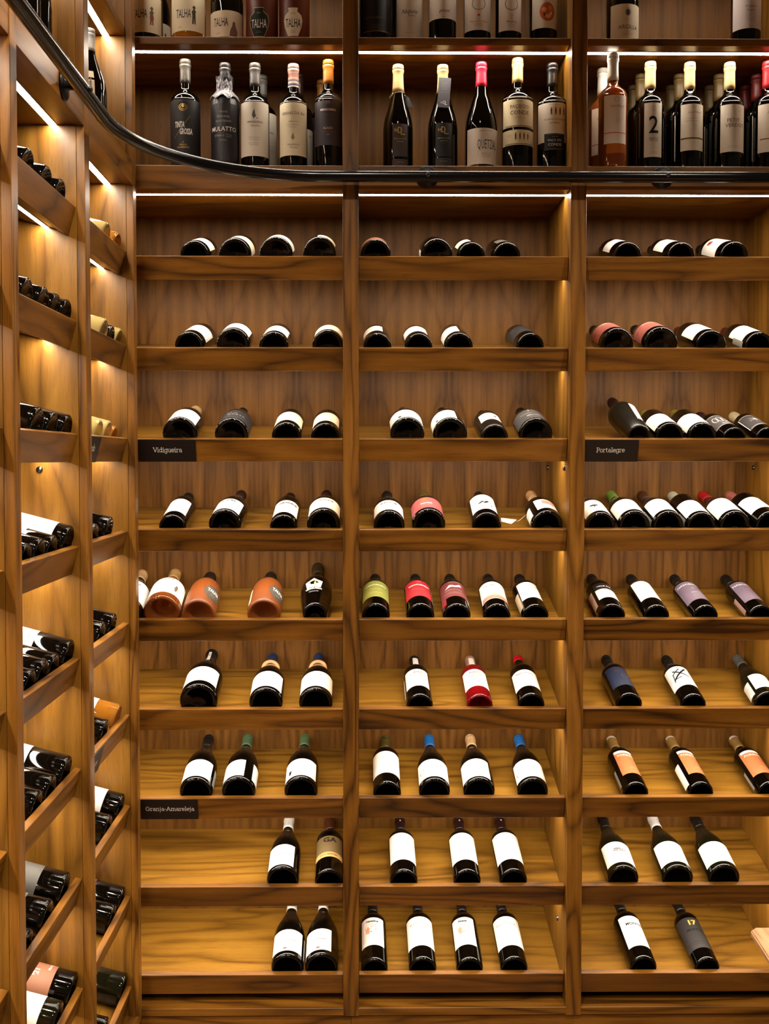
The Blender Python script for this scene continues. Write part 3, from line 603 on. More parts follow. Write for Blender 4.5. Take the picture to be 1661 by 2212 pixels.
row('C', 5, [
 ('dark bottle, navy label with faint gold crest', (1330, 1388), 1310, dict(labels=[L(.055, .168, -6, 54, (30, 38, 62), T('INVITA', .009, .01, .14, (84, 52, 44)), ('o', .016, .115, .01, .011, .0012, (120, 96, 70)), ('small', .018, .09, .02, 4, (110, 90, 70)))])),
 ('dark bottle, white label with bold black X', (1470, 1526), 1440, dict(labels=[L(.06, .175, -6, 76, WHT, ('line', -.026, .1, .02, .16, .006, INK), ('line', -.02, .15, .024, .112, .006, INK), ('line', -.024, .13, .002, .158, .004, INK), ('line', -.022, .104, .0, .11, .004, INK), ('line', -.026, .09, -.022, .135, .003, INK), ('small', -.036, .12, .01, 8, GREY))])),
 ('burgundy-shaped bottle, grey capsule, pale grey label, two labels', (1629, 1689), 1594, dict(cc=(78, 78, 76), glass=GLASS2, labels=[L(.035, .115, 2, 44, (214, 206, 200), ('small', .0, .09, .03, 4, PALE), T('A', .014, .014, .07, WHT)), L(.02, .09, -76, 22, (196, 186, 176), ('small', 0, .07, .016, 4, GREY), ('r', 0, .03, .01, .016, WHT))], **BUR))])
_form = [('r', 0, .166, .0545, .0115, (236, 226, 216)), T('FORMAL', .0105, .004, .147, (244, 220, 200)), ('line', .002, .12, .01, .128, .0008, (150, 90, 50)), ('line', .01, .128, .018, .118, .0008, (150, 90, 50)), ('line', .0, .117, .004, .122, .0008, (150, 90, 50)), ('small', .01, .085, .02, 2, (240, 200, 170))]
row('C', 6, [
 ('dark bottle, orange label, beige cap, nearest post', (1345, 1402), 1321, dict(cc=(128, 98, 50), capart=[('r', 0, .287, .09, .011, (214, 196, 176))], labels=[L(.052, .172, 2, 46, (202, 118, 70), *_form), L(.02, .1, -78, 8, PALE)])),
 ('dark bottle, orange label, separate white back label showing', (1485.5, 1542.6), 1449, dict(cc=(128, 98, 50), capart=[('r', 0, .287, .09, .011, (214, 196, 176))], labels=[L(.052, .172, 8, 42, (202, 118, 70), *_form), L(.015, .12, -72, 18, (232, 218, 200), ('small', 0, .09, .012, 5, GREY))])),
 ('dark bottle, orange label, cut off at right', (1635.6, 1692), 1586, dict(cc=(128, 98, 50), capart=[('r', 0, .287, .09, .011, (214, 196, 176))], labels=[L(.052, .172, -6, 50, (202, 118, 70), *_form), L(.02, .1, -88, 8, PALE)]))])
row('C', 7, [
 ('sloping-shouldered bottle, black cap, white label, black name bar', (1313, 1380.6), 1301.8, dict(glass=GLASS2, labels=[L(.022, .115, -2, 66, WHT, ('r', .004, .08, .038, .012, (40, 38, 40)), T('Mouchão', .0105, .004, .08, WHT, bold=.01))], **BUR)),
 ('sloping-shouldered bottle, white cap, white label, grey name bar', (1430, 1498), 1410, dict(glass=GLASS2, cc=(206, 200, 198), labels=[L(.022, .115, -2, 66, WHT, ('r', .004, .08, .038, .0115, (222, 208, 200)), T('Mouchão', .0105, .004, .08, (170, 160, 156)))], **BUR)),
 ('sloping-shouldered bottle, black cap, white label, nearly blank', (1530, 1599), 1501.5, dict(glass=GLASS2, capart=[T('Piteira', .006, .002, .25, GREY, shear=.3, rot=1.5)], labels=[L(.022, .112, -6, 66, WHT, ('small', .0, .075, .036, 2, PALE))], **BUR))])
row('C', 8, [
 ('dark bottle, tall white label, narrow black capitals', (1360.5, 1420), 1334, dict(labels=[L(.048, .172, 0, 52, WHT, T('MONTES', .0115, .008, .138, INK, sx=.9))])),
 ('dark bottle, charcoal label with gold number 17', (1500, 1556), 1459.5, dict(labels=[L(.045, .17, -4, 76, (48, 44, 42), T('17', .026, .002, .147, (190, 168, 76), bold=.03), T('MONTES', .0115, .004, .118, (20, 18, 18), sx=.9), ('line', -.04, .07, .04, .07, .0012, (26, 24, 24)), ('line', -.04, .062, .04, .062, .001, (26, 24, 24))), L(.1, .17, 96, 12, CREAM)]))])
# ---- side wall bays (u = distance along the side wall)
def su(px, py, R=.039): return onX(px, py, XL-.045).y-R
def side(bay, r, lst):
    n = len(lst)
    us = [su(px, py, kw.get('R', .039)) for _, px, py, kw in lst]; Rs = [kw.get('R', .039) for _, px, py, kw in lst]
    for k in range(n-2, -1, -1): us[k] = min(us[k], us[k+1]-Rs[k]-Rs[k+1]-.0012)
    for k, (look, px, py, kw) in enumerate(lst):
        kw = dict(kw); cc = kw.pop('cc', BLKC); kw['cap'] = cc
        lying(bay, r, k, look, us[k], None, **kw)
WL = L(.05, .16, 20, 70, WHT)
side('L1', 0, [('dark bottle foot showing above the lip', 62, 345, {}), ('dark bottle foot showing above the lip', 101, 375, {}), ('dark bottle foot showing above the lip', 131, 402, {})])
side('L1', 1, [('tall dark bottle foot behind the post', 60, 620, {}), ('dark bottle foot with bright glint', 95, 640, {}), ('dark bottle foot', 121, 660, {}), ('dark bottle foot', 144, 672, {})])
side('L1', 2, [('dark bottle foot, largest', 83, 900, dict(R=.042, **BUR)), ('dark bottle foot', 114, 905, {}), ('dark bottle foot', 146, 915, {})])
side('L1', 3, [('dark bottle foot at post', 58, 1180, dict(R=.034)), ('dark bottle', 87, 1180, dict(R=.036)), ('dark bottle, white label', 114, 1170, dict(R=.036, labels=[L(.06, .17, 0, 66, WHT)])), ('dark bottle, large white label', 149, 1160, dict(R=.0425, kind='burgundy', H=.295, labels=[L(.03, .19, 0, 78, WHT)]))])
side('L1', 4, [('dark bottle foot', 67, 1470, dict(R=.036)), ('dark bottle, glossy', 97, 1450, dict(R=.038)), ('dark bottle, glossy', 118, 1440, dict(R=.037, labels=[L(.09, .17, 10, 70, WHT)])), ('dark bottle, white label with red print', 150, 1420, dict(R=.042, labels=[L(.075, .18, -6, 76, WHT, T('IO', .02, -.012, .12, (150, 60, 50)), ('line', -.03, .09, .01, .09, .001, (150, 60, 50)))]))])
side('L1', 5, [('dark bottle foot', 81, 1720, dict(R=.037)), ('dark glossy bottle', 111, 1700, dict(R=.0385)), ('dark bottle with square white label end', 144.5, 1665, dict(R=.042, labels=[L(.085, .18, -6, 74, WHT)]))])
side('L1', 6, [('dark bottle foot', 60, 2000, dict(R=.038)), ('dark bottle, charcoal label with white print', 103, 1960, dict(R=.040, labels=[L(.05, .16, -10, 78, (74, 70, 66), T('SONINHO', .009, -.01, .07, PALE))])), ('dark bottle, grey label', 141, 1910, dict(R=.042, labels=[L(.055, .17, -10, 84, (92, 88, 82), T('tinto', .007, -.03, .1, WHT))]))])
side('L1', 7, [('olive bottle with blank white label', 126, 2190, dict(R=.041, glass=GLASS2, labels=[L(.035, .15, -10, 84, WHT)], **BUR)), ('dark bottle, terracotta label numbered 21', 158, 2130, dict(R=.043, labels=[L(.045, .16, -10, 84, (170, 112, 84), T("'21", .017, -.012, .085, WHT, bold=.01), T('E', .024, -.03, .13, WHT, bold=.02), T('Mencia', .007, .01, .06, WHT))]))])
side('L2', 0, [('pale glass bottle foot', 229, 495, dict(glass=CLEAR, cc=CREAM)), ('amber glass bottle foot', 252, 510, dict(glass=AMBER, cc=CREAM))])
side('L2', 1, [('pale glass bottle foot', 225, 705, dict(R=.041, glass=CLEAR, cc=CREAM, labels=[L(.06, .15, 0, 60, WHT)])), ('dark bottle foot between pale ones', 239, 712, dict(R=.037)), ('pale glass bottle foot', 256, 720, dict(R=.039, glass=CLEAR, cc=CREAM))])
side('L2', 2, [('pale glass bottle foot', 213, 925, dict(glass=CLEAR, cc=CREAM, labels=[L(.06, .15, 0, 60, WHT)])), ('pale glass bottle foot', 232, 928, dict(glass=CLEAR, cc=CREAM)), ('amber glass bottle foot', 246, 930, dict(R=.033, glass=AMBER, cc=CREAM))])
side('L2', 3, [('dark bottle foot, partly hidden', 204, 1140, dict(R=.037)), ('dark bottle, trace of white label', 234.5, 1130, dict(R=.042, labels=[L(.08, .17, 0, 72, WHT)]))])
side('L2', 4, [('dark bottle foot', 219, 1355, dict(R=.038)), ('dark bottle foot', 243, 1345, dict(R=.040))])
side('L2', 5, [('dark bottle foot', 226, 1580, dict(R=.038)), ('amber wine bottle, white label', 253.5, 1545, dict(R=.041, glass=AMBER, cc=CREAM, labels=[L(.06, .17, -6, 80, WHT)]))])
side('L2', 6, [('dark bottle foot', 233, 1790, dict(R=.037)), ('dark bottle, big white label', 260, 1730, dict(R=.042, kind='burgundy', H=.295, labels=[L(.045, .17, -10, 84, WHT)]))])
side('L2', 7, [('dark bottle with white label edge', 242, 1975, dict(R=.038, labels=[L(.085, .18, 0, 70, WHT)])), ('dark bottle, red striped label', 262.5, 1930, dict(R=.0385, labels=[L(.08, .17, -10, 80, (168, 60, 62), ('r', -.01, .1, .09, .008, (226, 190, 180)), ('r', -.01, .13, .09, .004, (226, 190, 180)))]))])
side('L2', 8, [('small dark bottle end near the floor', 227, 2205, dict(R=.036)), ('dark glossy bottle without label', 266, 2125, dict(R=.043, glass=GLASS2))])

# ------------------------------------------------------------------ standing bottles
ZB, ZT = 2.4607, 2.8143
def st(bay, where, look, xs, v=None, z=ZB, **kw):
    global DT
    if z == ZB:
        if v is None: v = .105
        DT = .010
        if v > .1: kw['H'] = kw.get('H', .30)+.017
    else:
        v = v or .105; DT = .014
        kw['H'] = kw.get('H', .30)+.012
    kw = dict(kw); kw['cap'] = kw.pop('cc', BLKC); standing(bay, z, look, xs, v, where, **kw); DT = 0.
wA, wB, wC = ', standing above rail, left bay', ', standing above rail, middle bay', ', standing above rail, right bay'
st('A', wA, 'bottle with black label and slanted white title', (369.4, 432.8), H=.305, cc=(70, 64, 58), capart=[T('L.aa', .010, .001, .255, PALE, shear=.5, rot=1.5)], labels=[L(.01, .19, 0, 74, (28, 25, 24), T('TINTA', .0225, -.010, .119, WHT, sx=.42, bold=.025), T('GROSSA', .0225, .008, .1, WHT, sx=.42, bold=.025), ('line', -.026, .083, .02, .145, .0006, GOLD), ('o', 0, .168, .012, .010, .001, GOLD), ('r', 0, .176, .026, .010, (28, 25, 24)), ('o', 0, .168, .008, .006, .001, GOLD), ('d', 0, .172, .0035, .005, GOLD), T('BY', .004, 0, .071, GOLD), T('PAULO', .0065, 0, .064, GOLD), T('LAUREANO', .0065, 0, .057, GOLD)), ])
st('A', wA, 'bottle wrapped in crumpled black tissue printed in white', (455.5, 517.5), R=.0385, H=.295, cc=(40, 36, 40), capf=.86, labels=[])
wrapped_at = len(bpy.data.objects)
st('A', wA, 'bottle with grey-cream label, dark grey capsule', (521, 581.5), H=.295, cc=(70, 66, 64), labels=[L(.034, .185, 0, 74, (206, 196, 180), T('MINGORRA', .0085, .004, .128, INK), ('p', [(-.003, .155), (.002, .165), (.004, .15), (.007, .146), (0, .137), (-.005, .146)], GREY), ('d', .009, .139, .0016, .0016, GREY), T('Winemaker', .006, .004, .118, GREY, shear=.4), ('small', .002, .086, .04, 2, GREY, .006), ('small', .0, .07, .035, 2, GREY, .005))])
st('A', ' in the left back bay, behind the grey-cream one', 'second bottle with grey-cream label', (536, 597), v=.195, H=.295, cc=(70, 66, 64), labels=[L(.034, .185, 20, 74, (206, 196, 180), T('RRA', .0085, .02, .128, INK), ('small', .02, .09, .02, 4, GREY, .006))])
st('A', ' in the left back bay, behind the tissue one', 'another dark tissue-wrapped bottle', (456, 515), R=.0385, v=.195, H=.295, cc=(40, 36, 40), capf=.86, labels=[L(.0, .2, 0, 120, (40, 38, 44))])
st('A', wA, 'bottle with cream label and zigzag-patterned capsule', (604.5, 663.5), H=.293, cc=(150, 120, 110), capart=[('p', [(-.05+.0034*i, z0+(.0026 if i % 2 else 0)) for i in range(31)]+[(.05-.0034*i+.002, z0+(.0026 if i % 2 else 0)+w) for i in range(31)], c) for z0, w, c in ((.268, .0022, (120, 60, 50)), (.263, .002, (150, 70, 56)), (.257, .002, (190, 150, 130)), (.251, .002, (70, 70, 90)), (.245, .002, WHT), (.239, .002, (60, 80, 130)), (.234, .0022, WHT))], labels=[L(.036, .187, 0, 74, (214, 200, 170), T('VINHAS DA IRA', .0118, .002, .153, (84, 66, 52), sx=.86), T('RESERVA 2020', .0042, .002, .13, GREY), ('r', 0, .122, .036, .0006, GREY), ('small', 0, .117, .03, 2, GREY), ('p', [(-.001, .095), (.002, .1), (.004, .09), (.006, .085), (0, .078), (-.005, .086)], (150, 130, 90)), T('MINGORRA', .007, .003, .066, (150, 130, 90)), T('Winemaker', .005, .003, .058, GREY, shear=.4))])
st('A', ' in the left back bay, behind the zigzag-capped one', 'dim bottle with pale label', (614, 675), v=.195, H=.30, cc=(40, 22, 20), labels=[L(.036, .14, 30, 74, (206, 196, 180), T('IRA', .0085, .022, .12, INK))])
st('A', wA, 'gold-capped bottle with dark plum label', (680, 738.7), H=.305, cc=(156, 100, 34), labels=[L(.065, .212, 0, 74, (52, 44, 50), T('M', .013, 0, .182, (176, 120, 70)), T('MINGORRA', .0085, .0, .163, (230, 220, 220), bold=.01), ('small', 0, .152, .03, 2, GREY), T('BLACK', .0085, .0, .112, (200, 150, 100), bold=.01), ('small', 0, .102, .045, 1, (160, 110, 80)), T('2020', .005, 0, .094, PALE), ('r', -.034, .138, .004, .145, (110, 50, 44)), ('r', .040, .138, .004, .145, (110, 50, 44)))])
st('A', ' in the left back bay, behind the gold-capped one', 'second gold-capped bottle', (667, 725), v=.245, H=.30, cc=(150, 100, 40), labels=[L(.065, .2, 0, 74, (52, 44, 50))])
st('B', wB, 'sloping bottle, cream capsule, brown label, string tag', (827.8, 891.9), H=.292, kind='burgundy', cc=(196, 170, 118), capf=.745, capart=[T('HERDADE DOS LAGOS', .0035, 0, .226, (120, 80, 40))], labels=[L(.033, .124, 6, 30, (62, 46, 42), T('L', .030, .006, .102, GOLD), T('D', .024, -.001, .105, GOLD, sx=.8), T('H', .014, -.012, .105, GOLD, sx=.8), T('HERDADE DOS LAGOS', .0034, 0, .082, GOLD), T('AMPHORA', .0042, 0, .074, PALE), T('2021', .0034, 0, .066, GREY)), L(.003, .026, 6, 30, (62, 46, 42), T('SYRAH | TINTO', .003, 0, .017, PALE), name='label_band')])
st('B', wB, 'sloping bottle, cream capsule, long grey neck tag', (924, 988), H=.292, kind='burgundy', cc=(196, 170, 118), capf=.745, labels=[L(.033, .127, 0, 32, (26, 24, 25), T('L', .030, .006, .104, GOLD), T('D', .024, -.001, .107, GOLD, sx=.8), T('H', .014, -.012, .107, GOLD, sx=.8), T('HERDADE DOS LAGOS', .0034, 0, .084, GOLD), T('GRANITO', .0044, 0, .076, PALE), T('2021', .0034, 0, .068, GREY)), L(.003, .03, 0, 32, (40, 38, 38), T('POUR | WINTER', .003, 0, .02, PALE), name='label_band')])
st('B', wB, 'pink-red wax capped bottle with white label', (1004.8, 1073.3), H=.300, kind='burgundy', cc=(226, 40, 66), capf=.785, labels=[L(.012, .112, 8, 72, (220, 206, 192), T('QUETZAL', .037, .007, .066, (60, 44, 44), sx=.36, bold=-.008), T('QUINTA DO QUETZAL', .0036, .002, .104, GREY), ('small', .004, .042, .03, 3, GREY, .0052), ('line', -.024, .03, -.01, .09, .0005, PALE))])
_four = lambda x0, t, h: [('p', fig(x0+i*h*.62, t, h), c) for i, c in enumerate(((50, 44, 50), (110, 36, 30), (50, 46, 40), (130, 40, 26)))]
st('B', wB, 'cream-capped bottle with cream label in two parts', (1084.5, 1150), H=.312, cc=(204, 178, 122), capart=[T('CONDE', .010, .003, .27, (150, 110, 50), rot=1.57)], labels=[L(.116, .202, 0, 74, (216, 198, 160), T('HERDADE', .005, 0, .187, (120, 96, 60)), T('PAÇO DO', .0135, 0, .172, (70, 56, 50), sx=.9), T('CONDE', .0155, 0, .155, (70, 56, 50)), ('small', 0, .143, .035, 2, (150, 120, 60)), ('r', 0, .119, .088, .002, GREY)), L(.066, .108, 0, 74, (216, 198, 160), *_four(-.011, .09, .019), ('r', -.029, .09, .014, .0006, GREY), ('r', -.029, .094, .014, .0006, GREY), ('r', .029, .09, .014, .0006, GREY), ('r', .029, .094, .014, .0006, GREY), ('r', 0, .069, .088, .002, GREY), name='label_band')])
st('B', wB, 'black-capped bottle, white label with four small figures', (1159.7, 1224.6), H=.298, cc=(20, 18, 22), capart=[T('PAÇO DO', .006, .000, .262, GOLD, rot=1.57), T('CONDE', .0075, .008, .262, GOLD, rot=1.57)], labels=[L(.075, .192, 0, 74, (222, 210, 192), ('small', 0, .178, .034, 1, GREY), *_four(-.010, .16, .020), T('TOURIGA NACIONAL', .007, 0, .137, (90, 70, 70), sx=.9), T('& SYRAH', .007, 0, .127, (90, 70, 70)), ), L(.052, .098, 0, 40, (24, 22, 22), T('HERDADE', .0036, 0, .089, PALE), T('PAÇO DO', .0085, 0, .079, WHT), T('CONDE', .0105, 0, .067, WHT), ('r', 0, .0545, .044, .0006, PALE), ('r', 0, .0955, .044, .0006, PALE), name='label_band', )])
_sig = T('Luis Moura', .0085, .004, .16, (150, 100, 90), shear=.5)
_luis = lambda c2: [('o', .002, .178, .006, .006, .0008, PALE), _sig, ('r', 0, .087, .07, .003, c2), ('small', .004, .125, .016, 3, PALE, .005)]
st('C', wC, 'rosé bottle with tall bright foil and pink-banded label', (1293, 1352.7), v=.058, H=.325, glass=ROSE, cc=(214, 214, 210), capf=.765, labels=[L(.058, .19, 0, 50, (226, 210, 196), *_luis((206, 120, 96)))])
st('C', ' in the right back bay, half hidden by the post', 'second rosé bottle', (1272, 1330), v=.16, H=.305, glass=ROSE, cc=(190, 190, 186), capf=.765, labels=[L(.058, .19, -14, 50, (226, 210, 196), *_luis((206, 120, 96)))])
st('C', wC, 'bottle, narrow white label with big numeral 2', (1375, 1432), H=.303, cc=(196, 172, 124), capf=.76, labels=[L(.035, .186, 0, 40, (222, 210, 192), ('o', 0, .17, .006, .006, .0008, PALE), T('2', .068, 0, .122, (26, 24, 24), bold=.01, sx=.85), T('TINTOS', .0145, 0, .083, (60, 54, 50), sx=.5), ('small', 0, .049, .03, 2, GREY, .004))])
st('C', wC, 'bottle, cream capsule, label with thin gold band', (1460, 1516.7), H=.302, cc=(196, 172, 124), capf=.76, labels=[L(.054, .183, 0, 56, (220, 206, 186), *_luis((130, 100, 40)), ('small', -.004, .143, .04, 2, PALE, .007), ('r', 0, .089, .07, .0016, (40, 34, 20)))])
st('C', wC, 'bottle, cream capsule, label with two-line plain capitals', (1545, 1603.6), H=.302, cc=(196, 172, 124), capf=.76, labels=[L(.050, .182, 4, 60, (222, 208, 190), T('PETIT', .0145, -.004, .137, (90, 76, 70)), T('VERDOT', .0145, .002, .123, (90, 76, 70)), ('o', .012, .168, .006, .006, .0008, PALE), ('small', 0, .067, .06, 1, GREY), ('small', 0, .062, .06, 1, GREY))])
st('C', wC, 'red-capped bottle with gold-banded label, cut off right', (1628, 1686), H=.306, cc=(176, 34, 42), capf=.76, labels=[L(.05, .184, 0, 62, (222, 208, 190), *_luis((130, 70, 40)), ('small', .0, .12, .02, 4, GREY, .005))])
for j, (c1, c2, cl, nm) in enumerate(((1383, 1366.7, (110, 88, 48), 'numeral 2'), (1466, 1448.7, (110, 88, 48), 'thin gold band'), (1552, 1532, (110, 88, 48), 'plain capitals'), (1632, 1607.5, (100, 24, 24), 'red-capped'))):
    for q, (cx, v, o2) in enumerate(((c1, .195, 'directly behind'), (c2, .285, 'farthest back, behind'))):
        lb = [] if j == 0 else [L(.05, .18, (24 if j else 0)-6*q, 60, (214, 202, 186), ('r', 0, .088, .07, .003, (120, 90, 60)))]
        st('C', ' the %s bottle, right back bay' % nm, 'dim bottle %s' % o2, (cx-28+q*1.5, cx+28-q*1.5), v=v, H=.302, cc=cl, capf=.76, labels=lb)
# top shelf
tA, tB, tC = ', top shelf of the left back bay', ', top shelf of the middle back bay', ', top shelf of the right back bay'
_cut = [T('TALHA', .034, -.008, .064, (60, 54, 60), sx=.40, bold=.004), ('small', -.018, .03, .016, 2, INK)]
st('A', tA, 'wide bottle with dancer label, half behind the corner', (277, 353), z=ZT, kind='champagne', H=.30, R=.047, glass=GLASS2, labels=[L(.014, .115, 0, 76, (222, 206, 176), *_cut, ('p', fig(.026, .06, .05), (110, 90, 70)), ('d', .026, .055, .006, .01, (150, 70, 50)))])
st('A', tA, 'second dancer-label bottle, behind the first pair', (303, 369), v=.215, z=ZT, kind='champagne', H=.30, R=.043, glass=GLASS2, labels=[L(.006, .09, 30, 60, (222, 206, 176), ('p', fig(.016, .04, .045), (110, 90, 70)))])
st('A', tA, 'amber wine bottle with standing man on label', (369, 447), z=ZT, kind='champagne', H=.30, R=.0475, glass=AMBER, cc=CREAM, labels=[L(.018, .12, 0, 76, (224, 208, 176), *_cut, ('p', fig(.022, .062, .05), (70, 62, 44)))])
st('A', tA, 'dark bottle, low label with woman in wide skirt', (453, 528), z=ZT, kind='champagne', H=.27, R=.046, glass=GLASS2, labels=[L(.003, .075, 0, 76, (220, 200, 172), T('TALHA', .034, -.013, .042, (60, 54, 60), sx=.40, bold=.004), ('p', [(.012, .005), (.034, .004), (.036, .018), (.03, .034), (.028, .045), (.022, .045), (.02, .034), (.014, .02)], (120, 90, 84)), ('small', -.02, .014, .016, 2, INK))])
URN = [(-.0135, .082), (.0135, .082), (.012, .072), (.024, .062), (.027, .048), (.024, .03), (.014, .004), (-.014, .004), (-.024, .03), (-.027, .048), (-.024, .062), (-.012, .072)]
st('A', tA, 'brown clay bottle with dark urn emblem', (529, 603), z=ZT, kind='clay', H=.28, R=.045, glass=CLAYD, labels=[L(.0, .09, -6, 40, (196, 188, 160), shape=[(x*1.06, .042+(t-.042)*1.04) for x, t in URN], name='emblem_edge'), L(.0, .09, -6, 40, (34, 38, 30), T('TALHA', .034, 0, .038, WHT, sx=.40, bold=.004), ('small', 0, .018, .02, 2, PALE), T('CAFÉ', .004, 0, .068, GOLD), shape=[(x, t) for x, t in URN], name='emblem')])
st('A', tA, 'brown clay bottle with cream urn emblem', (601, 671), z=ZT, kind='clay', H=.28, R=.043, glass=CLAYD, labels=[L(.0, .09, -2, 40, (224, 212, 188), T('TALHA', .034, 0, .041, (60, 54, 50), sx=.40, bold=.004), ('small', 0, .022, .02, 3, GREY), T('PILGRIM', .004, 0, .068, GREY), shape=[(x, t+.002) for x, t in URN], name='emblem')])
st('B', tB, 'bottle with black label and faint gold script', (776, 848), z=ZT, R=.045, labels=[L(.018, .16, 0, 74, (22, 22, 24), T('Alicante Bouschet', .0085, .0, .058, (120, 96, 56), shear=.3), ('small', 0, .038, .04, 5, (120, 104, 76), .0045), ('r', 0, .0205, .1, .0014, (170, 130, 60)))])
st('B', tB, 'dark bottle, behind the black-labelled one', (800, 858), v=.22, z=ZT, labels=[])
st('B', tB, 'bottle with grey-white label and handwritten title', (856, 912), z=ZT, R=.0365, labels=[L(.004, .15, 0, 80, (208, 196, 180), T('Naquele', .017, -.002, .078, INK, shear=.5, sx=.8), T('BARRO', .0065, .006, .066, GREY), ('small', 0, .02, .04, 1, GREY))])
st('B', tB, 'dark bottle whose white label ends high', (926.7, 985), z=ZT, labels=[L(.058, .17, 0, 78, (220, 208, 196), T('pinot', .014, .002, .08, INK, shear=.3), T('2019', .004, 0, .062, INK))])
st('B', tB, 'bottle, crested white label with coral script', (1002, 1059.5), z=ZT, labels=[L(.027, .15, 0, 74, (222, 210, 198), ('o', 0, .1, .019, .018, .0016, GREY), ('d', 0, .068, .0035, .0035, (196, 70, 60)), T('2021', .0042, 0, .059, INK), T('Maria Dos Reis', .0085, 0, .051, (190, 90, 80), shear=.3), ('small', 0, .044, .035, 2, GREY, .004))])
st('B', tB, 'bottle, crested white label with grey script', (1070, 1126), z=ZT, labels=[L(.026, .15, 6, 60, (222, 210, 198), ('o', 0, .1, .019, .018, .0016, GREY), ('o', 0, .068, .0035, .0035, .0008, GREY), T('2021', .0042, 0, .059, INK), T('Reserva', .0095, 0, .051, GREY, shear=.3), ('small', 0, .044, .035, 2, GREY, .004))])
st('B', tB, 'bottle, label with round red and gold artwork', (1144, 1202.5), z=ZT, labels=[L(.033, .17, 2, 64, (220, 208, 194), ('d', .004, .078, .022, .026, (190, 92, 60)), ('d', -.006, .084, .007, .006, (220, 170, 90)), ('d', .012, .088, .006, .007, (206, 140, 60)), ('d', .006, .066, .008, .006, (226, 190, 130)), ('d', -.004, .07, .004, .004, (90, 50, 40)), ('d', .014, .074, .004, .005, (236, 210, 170)), ('small', .024, .05, .006, 3, GREY))])
st('C', tC, 'bottle with cream label and large brown capitals', (1308, 1380.5), z=ZT, R=.0445, glass=GLASS2, kind='burgundy', labels=[L(.001, .098, 6, 66, (220, 204, 176), T('ARGILLA', .0155, .002, .034, (84, 68, 56), sx=.95), ('d', .0, .075, .006, .009, (80, 74, 74)), ('o', .0, .076, .0085, .012, .0008, GREY), ('small', 0, .056, .024, 1, GREY), ('small', 0, .016, .035, 2, GREY), T('T', .005, 0, .021, GREY))])
st('C', tC, 'bottle with white label, large dark foot', (1579, 1642.5), z=ZT, R=.0405, labels=[L(.034, .17, 0, 78, (206, 192, 190), T('Premium', .0085, 0, .095, GREY), T('Douro', .0085, 0, .084, GREY), ('small', 0, .074, .04, 4, PALE, .006))])
# side wall, standing
st('L1', ', side bay, behind the rail, nearer the viewer', 'dark sloping bottle', -.753, v=.06, kind='burgundy', R=.0365)
st('L1', ', side bay, behind the rail, nearer the corner', 'dark sloping bottle', -.678, v=.06, kind='burgundy', R=.0365)
st('L2', ', side bay by the corner, above the rail', 'grey-foiled bottle with cream label', -.242, v=.062, kind='burgundy', R=.043, H=.262, cc=(190, 186, 180), labels=[L(.045, .14, -113, 56, (214, 198, 168), T('ERVA', .010, .028, .07, INK), ('p', fig(.032, .105, .03), (120, 110, 96))), L(.004, .032, -85, 85, (222, 204, 180), name='label_band')])

